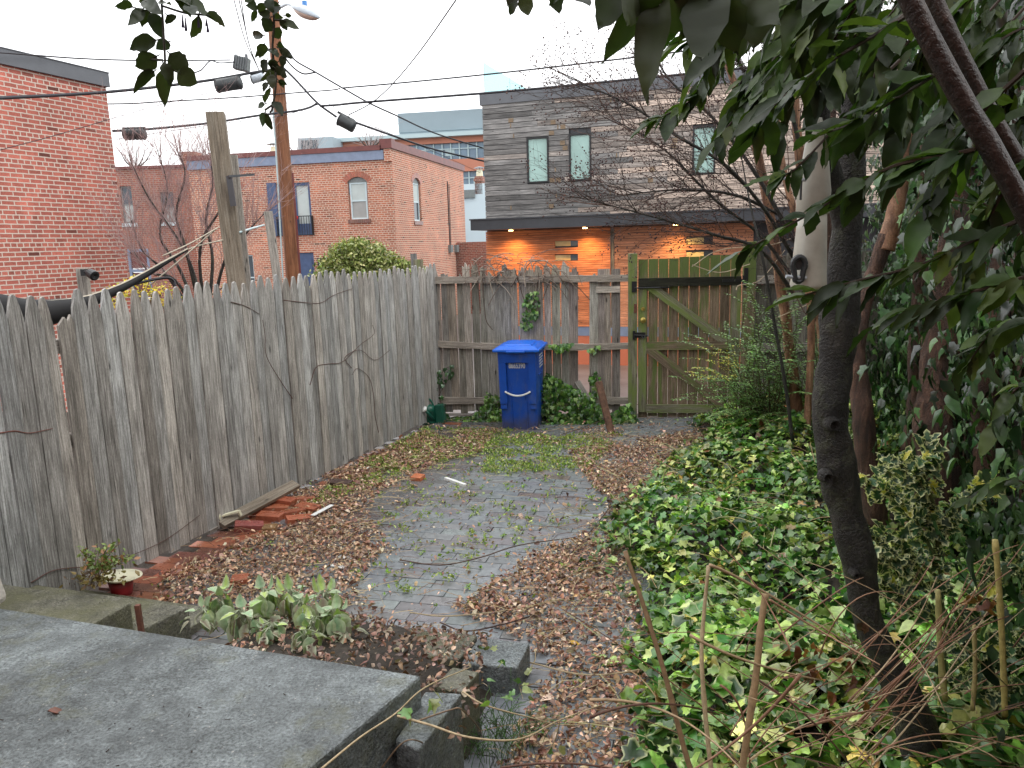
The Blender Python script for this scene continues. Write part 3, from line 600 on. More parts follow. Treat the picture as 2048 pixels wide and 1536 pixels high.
# ================================================================ dark timber clad house
DH = Pl((-.71, 19), radians(-19), 1)
if DH.n[1] > 0: DH.n = -DH.n
t = thing('clad_house', 'modern house with weathered dark timber boards above and orange boards below', 'house', DH.w(.2, GY)); s0, s1 = .2, 12.
zc0, zc1 = 2.45, 5.28
wins = [(1.29, 1.82, 3.41, 4.45), (2.31, 2.83, 3.41, 4.46), (5.1, 5.59, 3.4, 4.42)]
b = MB(); bh = .118; zz = zc0; row = 0
while zz < zc1:
    hgt = min(bh, zc1-zz); s = s0; row += 1
    cuts = [s0]
    while cuts[-1] < s1: cuts.append(min(s1, cuts[-1]+R.uniform(1.2, 3.6)))
    for a, c in zip(cuts, cuts[1:]):
        segs = [(a, c)]
        for wn in wins:
            if zz+hgt > wn[2] and zz < wn[3]:
                ns = []
                for p, q in segs:
                    if q <= wn[0] or p >= wn[1]: ns.append((p, q))
                    else:
                        if p < wn[0]: ns.append((p, wn[0]))
                        if q > wn[1]: ns.append((wn[1], q))
                segs = ns
        warm = min(1, max(0, ((a+c)/2-2.2)/3.2+R.uniform(-.35, .35))); base = tuple(lerp(x, y, warm) for x, y in zip((1., 1., 1.), (2.5, 2.05, 1.75))); k = R.uniform(.55, 1.4); dz = R.uniform(0, .006)
        for p, q in segs:
            if q-p > .03: prect(b, DH, p+.002, q-.002, zz+.009, zz+hgt-.003, -.02, .012+dz, 'clad_dark', col=tuple(x*k for x in base), along=0)
    zz += bh
for _ in range(26):   # raw patches where boards are chipped or pieced in
    s = R.choice([.9, 1.9, 2.05, 3.3, 4.2, 4.7, 5.9])+R.uniform(-.12, .12); k = R.randint(1, 22); z0 = zc0+k*bh
    if any(wn[0]-.1 < s < wn[1] and wn[2]-.1 < z0 < wn[3] for wn in wins): continue
    prect(b, DH, s, s+R.choice([.03, .03, .12]), z0+.012, z0+bh-.01, .0, .021, 'post_wood', along=0, col=(1.1,.95,.8))
b.build('cladding', 'clad_dark', t)
b = MB(); prect(b, DH, s0, s1, GY, zc1, -6, -.05); b.build('wall', 'charcoal', t)
b = MB(); prect(b, DH, s0-.05, s1, zc1-.02, 5.5, -6.1, .05); b.build('parapet', 'flashing', t)
for wn in wins:
    f = MB(); a, c, z0, z1 = wn; fw = .038
    for q in ((a, a+fw, z0, z1), (c-fw, c, z0, z1), (a+fw, c-fw, z0, z0+fw), (a+fw, c-fw, z1-fw, z1)): prect(f, DH, *q, -.04, .04)
    wi = f.build('window', 'dark_metal', t); one(DH, a+fw, c-fw, z0+fw, z1-fw, -.03, .0, 'pane', 'mint_glass', wi)
# glass guard on the roof, running back from the corner
b = MB(); bk = np.array([-DH.n[0], -DH.n[1], 0]); 
for i in range(3): a = DH.w(s0+.04, 5.52)+bk*(.1+i*1.9); c = a+bk*1.86; b.quad([a, c, c+[0,0,.72], a+[0,0,.72]])
a = DH.w(s0+.04, 5.52)+bk*.1
gl = b.build('glass_guard', 'guard_glass', t); b = MB(); 
for i in range(4): p = a+bk*(i*1.9-.02); b.tube([p, p+[0,0,.73]], .008, 4)
b.build('guard_post', 'pale_metal', gl)
b = MB(); prect(b, DH, s0+.1, s1, 5.5, 5.58, -5.8, -5.75); b.build('rear_guard', 'guard_glass', t)
# string of bulbs over the roof deck
# canopy with lamps
k0 = DH.m(941, 448, 1.)[0]
b = MB(); za, zb_ = DH.m(1000, 459, 1.)[1], DH.m(1000, 436, 1.)[1]; prect(b, DH, k0, s1, za, zb_-.03, .03, 1.); prect(b, DH, k0-.02, s1, zb_-.03, zb_, .03, 1.03); b.build('canopy', 'charcoal', t)
ps = DH.m(1224, 500)[0]; sR = DH.m(1506, 500)[0]
def orange(sa, sb, o, hb, tint, nm):
    b = MB(); zz = .02
    slots = [(pxrect(DH, 1110, 482, 1157, 492)), (pxrect(DH, 1110, 510, 1157, 521)), pxrect(DH, 1372, 475, 1426, 488), pxrect(DH, 1372, 504, 1426, 515)]
    while zz < za-.02:
        hg = min(hb, za-.02-zz); segs = [(sa, sb)]
        for wn in slots:
            if zz+hg > wn[2]+.01 and zz < wn[3]-.01:
                ns = []
                for p, q in segs:
                    if q <= wn[0] or p >= wn[1]: ns.append((p, q))
                    else: ns += [(p, wn[0])]*(p < wn[0])+[(wn[1], q)]*(q > wn[1])
                segs = ns
        k = R.uniform(.85, 1.12)
        for p, q in segs: prect(b, DH, p, q, zz+.006, zz+hg, -.03, o+R.uniform(0, .003), col=tuple(x*k for x in tint), along=0)
        zz += hb
    return b.build(nm, 'clad_orange', t)
orange(s0, ps-.03, .05, .052, (1., .82, .7), 'garage_door'); orange(ps+.05, sR, .012, .06, (.95, 1., 1.1), 'orange_boarding')
b = MB(); prect(b, DH, ps-.03, ps+.05, 0, za-.01, -.03, .03); b.build('door_jamb', 'post_wood', t)
for x0, y0, x1, y1 in ((1110, 482, 1157, 492), (1110, 510, 1157, 521), (1372, 475, 1426, 488), (1372, 504, 1426, 515)):
    a = pxrect(DH, x0, y0, x1, y1); wi = one(DH, a[0], a[0]+(a[1]-a[0])*.66, a[2], a[3], -.03, -.01, 'slot_window', 'warm_lit', t); one(DH, a[0]+(a[1]-a[0])*.66, a[1], a[2], a[3], -.03, -.012, 'pane', 'dark_glass', wi)
for y in (543, 592): a = pxrect(DH, 1152, y, 1158, y+7); one(DH, a[0], a[1], a[2], a[3], .04, .056, 'vent_slot', 'dark_glass', t)
b = MB(); prect(b, DH, s0, sR, -.2, .02, -.03, .03); b.build('base_band', 'slate_blue', t); one(DH, s0, sR, GY, -.2, -.03, .02, 'plinth', 'orange_stucco', t)
one(DH, sR+.01, sR+1.6, GY, DH.m(1530, 487)[1], -.03, .03, 'side_door', 'charcoal', t)
for x in (1030, 1176, 1354):
    s = DH.m(x, 470, .12)[0]; P = DH.w(s, za-.012, .42); b = MB(); b.lathe([(.05, 0), (.055, -.02), (.0, -.02)], P, 12); b.build('downlight', 'downlight_glow', t)
    l = bpy.data.lights.new('downlight_lamp', 'SPOT'); l.energy = 55; l.color = (1, .6, .2); l.spot_size = radians(140); l.spot_blend = 1.; l.shadow_soft_size = .03; lo = bpy.data.objects.new('downlight_lamp', l); lo.location = Vector(P+np.array([0, 0, -.04])); COL.objects.link(lo)
# ================================================================ utility pole, street lamp, cables
pb = aY(586, 556, 17.); ptp = aY(540, -60, 17.); pb0 = pb+(pb-ptp)/np.linalg.norm(pb-ptp)*(pb[2]-GY+.05)
t = thing('utility_pole', 'tall reddish brown wooden utility pole behind the fence', 'utility pole', pb0)
b = MB(); pts = [lerp(pb0, ptp, k/8) for k in range(9)]; b.tube(pts, rads([.165, .125], 9), 14); b.build('pole', 'pole_wood', t, smooth=True)
b = MB(); b.tube([aY(566, 556, 16.85), aY(552, 300, 16.85), aY(545, 210, 16.85)], .018, 5); b.build('ground_wire', 'pale_metal', t)
b = MB(); b.tube([aY(601, 556, 16.83), aY(585, 345, 16.83)], .022, 6); b.build('conduit', 'maroon', t)
pt = lambda y: lerp(ptp, pb, (y+60)/616.)
b = MB(); A = [aY(548, 24, 16.9), aY(562, 14, 16.5), aY(576, 8, 16.2), aY(588, 13, 16.)]; b.tube(smooth_path(A, 5), .03, 8); 
lt = thing('street_lamp', 'grey cobra head street lamp on a short arm from the utility pole', 'street lamp', A[0]); b.build('arm', 'lamp_grey', lt, smooth=True)
a0, a1 = aY(585, 14, 16.), aY(638, 36, 15.6); ax = a1-a0; Lh = np.linalg.norm(ax); ax /= Lh; up = np.array([0,0,1.])-ax*ax[2]; up /= np.linalg.norm(up); sd = np.cross(ax, up); Mh = np.stack([ax, sd, up], 1)
b = MB(); hd = MB()
def pod(bld, sx, hu, hl, L0, L1, m=None):
    n = 10; rings = 9; V = []
    for i in range(rings):
        q = i/(rings-1); x = lerp(L0, L1, q); prof = sin(pi*min(1, max(.001, q*.93+.05)))**.55
        for j in range(n):
            an = 2*pi*j/n; zz = (hu if sin(an) > 0 else hl)*sin(an)*prof; V.append(a0+Mh @ np.array([x, sx*cos(an)*prof, zz]))
    fs = [(i*n+j, i*n+(j+1) % n, (i+1)*n+(j+1) % n, (i+1)*n+j) for i in range(rings-1) for j in range(n)]+[tuple(range(n-1, -1, -1)), tuple((rings-1)*n+j for j in range(n))]
    bld.add(V, fs)
pod(hd, .13, .13, .04, 0, Lh); hd.build('lamp_head', 'lamp_grey', lt, smooth=True); pod(b, .11, .01, .12, .06, Lh-.02); b.build('lens', 'lamp_lens', lt, smooth=True)
b = MB(); b.lathe([(.05, 0), (.05, .08), (0, .09)], a0+Mh @ np.array([Lh*.42, 0, .11]), 10); b.build('photocell', 'lens_blue', lt)
def cable(pts, r, label, n=6, mt='cable', name='overhead_cable', cat='cable', group='overhead cables at the utility pole'):
    b = MB()
    for P in pts: b.tube(smooth_path([aY(*p) for p in P], n), r, 5)
    tag(b.build(name, mt, smooth=True), label, cat, group)
cable([[(-60,199,11),(0,196,12),(213,184,14),(400,163,15.5),(500,146,16.6),(541,140,17)]], .028, 'thick twisted cable crossing the top of the red brick wall to the pole')
cable([[(-60,102,11),(0,105,12),(160,117,13.5),(300,121,14.5),(460,120,16)],[(380,148,15),(402,140,15.2),(420,122,15.5),(440,126,15.7),(470,124,16)]], .013, 'thin cable meeting the grey junction box left of the pole')
cable([[(-60,204,14),(217,208,15),(330,203,15.5),(470,195,16.5),(600,185,16.9),(665,180,16.6),(680,177,16.5)]], .014, 'thin level cable passing just under the dark splice case')
cable([[(685,176,16.4),(800,166,16),(1000,146,15.5),(1250,117,15),(1500,86,14.5),(1700,60,14),(2200,0,13)]], .016, 'upper cable running right above the roof of the clad house')
cable([[(225,262,14.5),(300,258,15),(420,246,15.8),(517,231,16.5),(590,222,16.8),(619,215,16.6),(634,207,16.5)]], .024, 'thick lower cable holding the hanging splice left of the pole')
cable([[(640,212,16.5),(673,210,16.4),(736,204,16),(1000,184,15.5),(1250,160,15),(1500,135,14.5),(1700,112,14),(2200,45,13)]], .024, 'thick cable running right just below the roof parapet of the clad house')
cable([[(545,84,17),(575,100,17),(592,122,16.8),(632,145,16.7),(685,176,16.5),(740,207,16.5),(790,230,17),(869,266,19),(962,295,21),(1060,322,23)],[(560,98,17),(580,128,16.9),(605,147,16.8),(630,145,16.7)]], .018, 'upper of the two cables dropping from the pole towards the clad house')
cable([[(556,125,17),(590,158,16.9),(634,205,16.6),(673,234,16.5)],[(705,243,16.5),(722,249,16.6),(790,273,17.5),(869,299,19),(962,321,21),(1060,345,23)]], .024, 'lower dropping cable that carries the dark splice case right of the pole')
cable([[(930,-25,10),(912,0,10.5),(841,101,13),(787,166,15),(744,205,16),(697,230,16.5)]], .011, 'single wire sloping up out of the sky to the top right')
cable([[(460,-30,14),(468,0,14.5),(490,80,16),(518,140,17)],[(470,-30,14),(478,0,14.5),(500,95,16),(522,150,17)],[(474,-30,14),(482,0,14.5),(497,85,16),(520,145,17)]], .01, 'bundle of three thin wires dropping steeply to the pole')
cable([[(0,300,12),(120,268,13),(300,215,14.5),(420,185,15.5),(520,158,17)]], .006, 'hair thin wire slanting across the red brick wall')
cable([[(230,279,15),(420,250,15.5),(560,232,16),(640,208,16.5)]], .006, 'faint wire strung right under the thick lower cable')
cable([[(520,140,17),(620,182,17),(700,232,17),(860,300,19),(960,345,21)],[(560,170,17),(600,220,16.9),(660,238,16.7),(700,232,16.6)]], .005, 'faint drop wires looping below the pole junction')
cable([[(470,205,16.5),(478,240,16.5),(487,245,16.5)],[(500,190,16.8),(480,210,16.7),(500,225,16.7),(520,205,16.9)],[(515,165,17),(560,175,16.9),(575,215,16.9),(565,225,16.9)]], .004, 'loose thin tails of wire curling around the pole')
def case(x0, y0, x1, y1, Y, r, label, mt, ribs=0, name='splice_case'):
    A, B = aY(x0, y0, Y), aY(x1, y1, Y); d = B-A; Lc = np.linalg.norm(d); d /= Lc; sd = np.cross(d, [0,0,1.]); sd /= np.linalg.norm(sd); M_ = np.stack([sd, np.cross(d, sd), d], 1)
    t = thing(name, label, 'splice case', (A+B)/2, 'cable splice cases'); b = MB(); b.lathe([(r*.35, 0), (r*.95, Lc*.05), (r, Lc*.12), (r*.96, Lc*.5), (r, Lc*.88), (r*.9, Lc*.96), (r*.3, Lc)], A, 14, M_); b.build('case_body', mt, t, smooth=True)
    b = MB()
    for k in range(ribs): q = Lc*(.1+.8*k/(max(1, ribs-1))); b.lathe([(r*1.02, q-.012), (r*1.1, q), (r*1.02, q+.012)], A, 14, M_)
    b.beam(A+np.array([0,0,r]), B+np.array([0,0,r]), .03, .05, (0,0,1)); b.build('clamp', 'dark_metal', t)
tj = thing('splice_case', 'square grey ribbed junction case left of the pole, highest of the cases', 'splice case', aY(484, 128, 16.2), 'cable splice cases'); b = MB(); b.box(aY(484, 128, 16.2), (.3, .2, .26), Ry(.22), tap=.94); b.build('case_body', 'case_grey', tj, bevel=.02); b = MB()
for k in range(6): b.box(aY(484, 128, 16.2)+Ry(.22) @ np.array([-.125+.05*k, -.11, 0]), (.014, .03, .25), Ry(.22))
for s_ in (-1, 1): b.box(aY(484, 128, 16.2)+np.array([s_*.1, 0, .15]), (.04, .06, .06))
b.build('ribs', 'flashing', tj)
case(430, 173, 484, 164, 15.8, .13, 'large dark bulging splice case left of the pole', 'case_dark', 2)
case(502, 160, 528, 153, 16.6, .085, 'small pale grey case beside the pole', 'lamp_grey', 1)
case(246, 269, 292, 268, 14.6, .1, 'black splice hanging under the lower cable near the red wall', 'case_dark', 6)
case(676, 237, 710, 255, 16.5, .13, 'dark rounded splice case hanging to the right of the pole', 'case_dark', 1)
# ================================================================ timber posts beyond the fence
def post(x0, y0, x1, y1, w_, Y, mt, label, rotz=.25):
    T, B = aY(x0, y0, Y), aY(x1, y1, Y); d = (B-T)/np.linalg.norm(B-T); B = B+d*((B[2])/(-d[2]) if d[2] < 0 else 0)
    b = MB(); b.beam(B, T, w_, w_, (sin(rotz), -cos(rotz), 0)); return T, B, b
T, B, b = post(431, 226, 473, 560, .15, 6.9, 'post_wood', ''); t = thing('timber_post', 'tall square timber post with a metal strap rising behind the picket fence', 'post', B); b.build('post', 'post_wood', t, bevel=.004)
b = MB(); b.beam(aY(497, 560, 7.1)-[0,0,1.5], aY(464, 310, 7.1), .09, .05, (.2, -1, 0)); b.build('side_board', 'fence_wood_brown', t)
b = MB(); b.beam(aY(467, 412, 6.8), aY(458, 352, 6.8), .05, .02, (.2,-1,0)); b.beam(aY(457, 353, 6.78), aY(508, 349, 7.0), .02, .02, (0, 0, 1)); b.build('metal_strap', 'flashing', t)
T, B, b = post(536, 423, 555, 560, .1, 9.4, 'post_wood', ''); tag(b.build('timber_post', 'fence_wood_brown', bevel=.003), 'shorter weathered grey post between the tall timber post and the utility pole', 'post')
T, B, b = post(827, 507, 829, 545, .075, 10.2, 'x', ''); tag(b.build('timber_post', 'clad_dark', bevel=.003), 'dark thin post just behind the corner of the two fences', 'post')
T, B, b = post(164, 537, 172, 600, .09, 7.2, 'x', ''); tag(b.build('timber_post', 'fence_wood_brown', bevel=.003), 'small post carrying a floodlight in front of the red brick wall', 'post')
t = thing('floodlight', 'black security floodlight bracketed to the small post', 'floodlight', aY(175, 545, 7.1)); b = MB(); b.tube([aY(170, 543, 7.1), aY(180, 544, 7.05), aY(184, 550, 7.)], .014, 6); b.box(aY(169, 545, 7.12), (.05,.05,.06)); b.build('bracket', 'dark_metal', t)
b = MB(); A, B = aY(180, 546, 7.), aY(196, 556, 6.95); d = (B-A)/np.linalg.norm(B-A); sd = np.cross(d, [0,0,1.]); sd /= np.linalg.norm(sd); b.lathe([(.03, -.02), (.042, 0), (.046, .07), (.03, .075), (0, .06)], A, 14, np.stack([sd, np.cross(d, sd), d], 1)); b.build('lamp_head', 'dark_metal', t)
# furled black shade sail with ropes
CL = [(-60,615,5.4,.13),(0,620,5.5,.12),(60,628,5.7,.115),(120,620,5.9,.09),(180,602,6.1,.05),(240,577,6.3,.034),(290,550,6.5,.026),(330,526,6.6,.018),(376,499,6.75,.008)]
b = MB(); pts = [aY(*c[:3]) for c in CL]; sm = smooth_path(pts, 6); rr = rads([c[3] for c in CL], len(sm)); V = []; n = 10
b.tube(sm, rr, 10, flat=1.); sg = tag(b.build('shade_sail', 'black_cloth', smooth=True), 'furled black shade sail sagging behind the near pickets', 'shade sail')
b = MB(); b.tube([p+np.array([0,-r_*.55, r_*.85]) for p, r_ in zip(sm, rr)], .008, 5); b.build('edge_cord', 'rope', sg)
def rope(P, label, r=.006, mt='rope', cat='rope', name='rope'):
    b = MB(); b.tube(smooth_path([aY(*p) for p in P], 4), r, 5); return tag(b.build(name, mt, smooth=True), label, cat)
rope([(376,499,6.75),(395,492,6.78),(446,480,6.8)], 'white rope tying the tip of the black sail to the tall post')
rope([(325,512,6.6),(380,487,6.7),(438,454,6.8)], 'pale rope rising to the shackle on the left of the tall post')
rope([(300,570,6.6),(360,520,6.7),(432,458,6.8)], 'pale rope crossing behind the sail tip down to the pickets')
rope([(478,465,6.9),(500,458,7.8),(528,450,9.2)], 'steel turnbuckle line between the two timber posts', .012, 'pale_metal', 'turnbuckle', 'turnbuckle')
rope([(200,592,6.2),(262,570,6.4),(325,556,6.6),(345,560,6.7),(352,575,6.7)], 'black hose looping along the top of the pickets', .012, 'cable', 'hose', 'hose')
# ================================================================ left picket fence
def picket(mb, pl, s, w_, z0, z1, o, th, tilt, col, style=0, peak=.17):
    h = z1-z0; q = w_/2
    if style == 0: P = [(-q,0),(q,0),(q,h-peak),(q*.93,h-peak*.75),(q*.62,h-peak*.35),(q*.3,h-.008),(0,h),(-q*.3,h-.008),(-q*.62,h-peak*.35),(-q*.93,h-peak*.75),(-q,h-peak)]
    elif style == 1:   # ragged rotten top
        P = [(-q,0),(q,0),(q,h-R.uniform(.02,.12)),(q*.5,h-R.uniform(0,.08)),(q*.2,h-R.uniform(0,.03)),(-q*.2,h-R.uniform(0,.05)),(-q*.6,h-R.uniform(0,.1)),(-q,h-R.uniform(.03,.13))]
    else: P = [(-q,0),(q,0),(q,h),(-q,h)]
    X = pl.u*cos(tilt)+np.array([0,0,sin(tilt)]); Y = np.array([0,0,cos(tilt)])-pl.u*sin(tilt); mb.prism(P, 0, th, (pl.w(s, z0, o), X, Y, pl.n), col)
FT = thing('picket_fence', 'long weathered grey picket fence with pointed tops along the left side', 'fence', LF.w(2, 0))
mb = MB(); s = -.45
while s < 8.2:
    w_ = R.uniform(.082, .1); broken = abs(s-4.37) < .05; tone = R.uniform(.72, 1.3); cool = R.uniform(-.04, .05)
    col = (tone*(1-cool), tone, tone*(1+cool)); 
    if broken: col = (.82, .78, .74); w_ = .104
    zt = (1.68 if broken else 1.795+R.gauss(0, .012)-.012*sin(s*2.2)); picket(mb, LF, s+w_/2, w_, R.uniform(.015, .05), zt, R.uniform(-.006, .006), .019, R.gauss(0, .0035), col, 1 if broken else 0, R.uniform(.14, .2)); s += w_+R.choice([.001, .002, .003, .004, .01])
mb.build('picket_panel', 'fence_wood', FT, bevel=.002)
for z in (.35, .95, 1.5): one(LF, -.45, 8.2, z-.04, z+.04, -.05, -.008, 'rail', 'fence_wood_brown', FT, along=0)
# ================================================================ back fence
BT = thing('board_fence', 'old brown board fence with a ragged top and missing boards behind the blue bin', 'fence', BF.w(1.3, 0)); mb = MB()
def bs(px, y=640): return BF.m(px, y)[0]
s = bs(1252)-.012; gapA = (bs(1171), bs(1154)); shortA = (bs(1240), bs(1191)); s = bs(1240); 
while s < 2.44:
    w_ = R.uniform(.075, .1); c_ = s+w_/2
    if s < gapA[1] and s+w_ > gapA[0]: s = gapA[1]; continue
    sh = shortA[0]-.02 < c_ < shortA[1]; k = R.uniform(.6, 1.3); col = (k*R.uniform(.95, 1.08), k, k*R.uniform(.9, 1.02)); zt = 1.79-.02*c_+R.gauss(0, .03)
    if R.random() < .12: zt -= .08
    if sh: zt = 1.70
    if s > 1.75 and R.random() < .25: z0 = .22
    else: z0 = R.uniform(.03, .09)
    picket(mb, BF, c_, w_, z0, zt, -.022-R.uniform(0, .01), .018, R.gauss(0, .008), col, 2 if sh else 1); s += w_+R.choice([0, .0005, .001, .001, .002, .007])
mb.build('board_panel', 'fence_wood_brown', BT)
def rail(pl, a, z1, b_, z2, hgt, o0, o1, name, m, par, sag=.0):
    b = MB(); n = 14; 
    for i in range(n):
        t0, t1 = i/n, (i+1)/n; za = lerp(z1, z2, t0)-sag*4*t0*(1-t0); zb = lerp(z1, z2, t1)-sag*4*t1*(1-t1); h0 = hgt*(1+.08*sin(i*2.3)); 
        P = [pl.w(lerp(a,b_,t0), za-h0/2, o1), pl.w(lerp(a,b_,t0), za-h0/2, o0), pl.w(lerp(a,b_,t0), za+h0/2, o0), pl.w(lerp(a,b_,t0), za+h0/2, o1), pl.w(lerp(a,b_,t1), zb-h0/2, o1), pl.w(lerp(a,b_,t1), zb-h0/2, o0), pl.w(lerp(a,b_,t1), zb+h0/2, o0), pl.w(lerp(a,b_,t1), zb+h0/2, o1)]
        b.hexa(P, (1.15, 1.1, 1.05), uvo=(a, lerp(a, b_, t0)))
    return b.build(name, m, par)
rail(BF, .04, 1.595, 2.42, 1.62, .075, -.003, .04, 'rail', 'fence_wood_brown', BT); rail(BF, .04, .835, 2.42, .89, .07, -.003, .04, 'rail', 'fence_wood_brown', BT, .03); rail(BF, .04, .2, 2.42, .2, .08, -.003, .03, 'rail', 'fence_wood_brown', BT)
b = MB(); prect(b, BF, shortA[0]+.0, shortA[1]-.01, 1.44, 1.51, .0, .02, along=0, col=(1.6,1.55,1.5)); b.build('patch_board', 'fence_wood_brown', BT)
b = MB(); prect(b, BF, 2.4, 2.49, 0, 1.86, -.05, .05); b.build('post', 'gate_wood_mossy', BT)
RT = thing('board_fence', 'dark board fence half hidden by shrubs to the right of the gate', 'fence', BF.w(-2, 0)); mb = MB(); s = -1.34
while s > -3.2: w_ = R.uniform(.09, .12); k = R.uniform(.35, .7); picket(mb, BF, s-w_/2, w_, .05, 1.83+R.gauss(0, .01), -.022, .018, 0, (k, k, k*.95), 2); s -= w_+.006
mb.build('board_panel', 'fence_wood_brown', RT)
for z in (.3, .8, 1.55): one(BF, -3.2, -1.34, z-.045, z+.045, 0., .04, 'rail', 'fence_wood_brown', RT, along=0)
# side fence along the right, below the ivy
cR = BF.w(-3.0, 0); RF = Pl((cR[0], cR[1]), math.atan2(-.937, -.349), 1)
if RF.n[0] > 0: RF.n = -RF.n
ST = thing('board_fence', 'dark side fence buried under ivy at the right edge', 'fence', RF.w(3, 0)); mb = MB(); s = 0
while s < 8.5: w_ = .14; k = R.uniform(.2, .5); picket(mb, RF, s+w_/2, w_, 0, 1.85, -.02, .018, 0, (k, k, k), 2); s += w_+.004
mb.build('board_panel', 'fence_wood_brown', ST)
# ================================================================ gate
b = MB(); prect(b, BF, -.052, .05, -.02, 1.865, -.05, .05); tag(b.build('gate_post', 'gate_wood_mossy', bevel=.004), 'green mossy latch post at the left of the garden gate', 'post')
b = MB(); prect(b, BF, -1.325, -1.195, -.02, 1.96, -.05, .05); tag(b.build('gate_post', 'gate_wood', bevel=.004), 'dark tall hinge post at the right of the garden gate', 'post')
GT = thing('garden_gate', 'wooden garden gate green with algae, two diagonal braces and black hinges', 'gate', BF.w(-.6, 0)); mb = MB(); n = 10; a0, a1 = -.062, -1.175
for i in range(n):
    w_ = (a1-a0)/n; s = a0+w_*(i+.5); k = R.uniform(.75, 1.25); picket(mb, BF, s, abs(w_)-.006, R.uniform(.0, .015), 1.79+.045*i/n+R.gauss(0, .004), -.022, .018, 0, (k, k, k), 2)
mb.build('board_panel', 'gate_wood', GT)
# mossy upper ends: separate short face boards? kept in material; frame
one(BF, -.155, -.062, .07, 1.49, -.002, .036, 'stile', 'gate_wood_mossy', GT); one(BF, -1.175, -1.075, .07, 1.49, -.002, .036, 'stile', 'gate_wood_mossy', GT)
one(BF, -1.175, -.062, 1.495, 1.59, -.002, .038, 'top_rail', 'gate_wood_dark', GT, along=0); one(BF, -1.073, -.157, .785, .875, -.002, .035, 'middle_rail', 'gate_wood', GT, along=0); one(BF, -1.073, -.157, .06, .155, -.002, .035, 'bottom_rail', 'gate_wood_mossy', GT, along=0)
def brace(a, za, c, zb, w_, m, lo, hi):
    """diagonal board clipped between the rails"""
    A = np.array([a, za]); C = np.array([c, zb]); d = (C-A)/np.linalg.norm(C-A); nn = np.array([-d[1], d[0]])*w_/2; P = []
    for base, zc in ((A, za), (C, zb)):
        for sg in (1, -1): q = base+nn*sg; t_ = (zc-q[1])/d[1]; P.append(tuple(q+d*t_))
    b = MB(); 
    q = [P[0], P[1], P[3], P[2]]; Pw = [BF.w(*q[0], .034), BF.w(*q[1], .034), BF.w(*q[1], 0), BF.w(*q[0], 0), BF.w(*q[3], .034), BF.w(*q[2], .034), BF.w(*q[2], 0), BF.w(*q[3], 0)]
    b.hexa(Pw); return b.build('brace', m, GT)
brace(-.2, 1.494, -1.02, .877, .1, 'gate_wood_mossy', 0, 0); brace(-.2, .784, -1.0, .157, .1, 'gate_wood', 0, 0)
b = MB(); prect(b, BF, -1.19, -.97, 1.53, 1.56, .039, .046); prect(b, BF, -1.24, -1.195, 1.47, 1.68, .051, .058); b.tube([BF.w(-1.19, 1.5, .055), BF.w(-1.19, 1.6, .055)], .012, 8); b.build('hinge', 'dark_metal', GT)
b = MB(); prect(b, BF, -.4, -.06, 1.478, 1.494, .04, .048); prect(b, BF, -.04, .01, 1.44, 1.56, .051, .06); b.tube([BF.w(-.3, 1.486, .055), BF.w(-.02, 1.486, .06)], .007, 6); b.build('slide_bolt', 'dark_metal', GT)
b = MB(); prect(b, BF, -.14, .0, .93, .99, .052, .062); prect(b, BF, -.03, .0, .91, 1.01, .0525, .066); b.tube([BF.w(-.02, .96, .07), BF.w(-.17, .955, .07)], .008, 6); b.tube([BF.w(-.1, .95, .07), BF.w(-.12, .92, .085), BF.w(-.14, .95, .07)], .007, 6); b.build('gate_latch', 'dark_metal', GT)
sd = BF.u; Mn = np.stack([BF.u, np.array([0,0,1.]), BF.n], 1)
b = MB(); b.lathe([(.027, 0), (.03, .01), (.02, .02), (.016, .035), (.03, .045), (.034, .06), (.026, .073), (0, .076)], BF.w(-.115, 1.13, .036), 18, Mn); b.build('door_knob', 'brass', GT, smooth=True)
b = MB(); b.lathe([(.022, 0), (.022, .012), (0, .014)], BF.w(-.115, 1.25, .036), 16, Mn); b.build('deadbolt', 'brass', GT)
b = MB(); prect(b, BF, -.045, -.015, 1.21, 1.31, .0505, .056); b.build('strike_plate', 'rust', GT)
# ================================================================ wheeled bin
B0 = az(1003, 859); B1 = az(1071, 865); xw = (B1-B0); wb = np.linalg.norm(xw); ang = -radians(11); BX = np.array([cos(ang), sin(ang), 0]); BY = np.array([-sin(ang), cos(ang), 0]); BZ = np.array([0,0,1.])
BO = B0+BX*wb/2
BT_ = thing('wheeled_bin', 'blue wheeled bin standing on the moss in front of the back fence', 'bin', BO)
def bw(x, y, z): return BO+BX*x+BY*y+BZ*z
hw0, hw1, dp0, dp1, HB = wb/2*.97, .265, .38, .5, .875
def hw(z): return lerp(hw0, .208, z/HB)
def fr(z): return lerp(0, -.05, z/HB)     # front face leans out
def bk_(z): return lerp(.4, .5, z/HB)
b = MB(); nz = 8
def ring(z, inset=0.): h_ = hw(z)-inset; f_, k_ = fr(z)+inset, bk_(z)-inset; c = .03; return [(-h_+c, f_), (h_-c, f_), (h_, f_+c), (h_, k_-c), (h_-c, k_), (-h_+c, k_), (-h_, k_-c), (-h_, f_+c)]
# the front carries a recess: outer shell minus centre panel
levels = [0, .1, .28, .32, .36, .7, .78, HB]; V = [bw(x, y, z) for z in levels for x, y in ring(z)]; n = 8; fs = []
for i in range(len(levels)-1):
    for j in range(n):
        if j == 0 and i < 6 and False: continue
        fs.append((i*n+j, i*n+(j+1) % n, (i+1)*n+(j+1) % n, (i+1)*n+j))
fs.append(tuple(range(n-1, -1, -1))); b.add(V, fs)
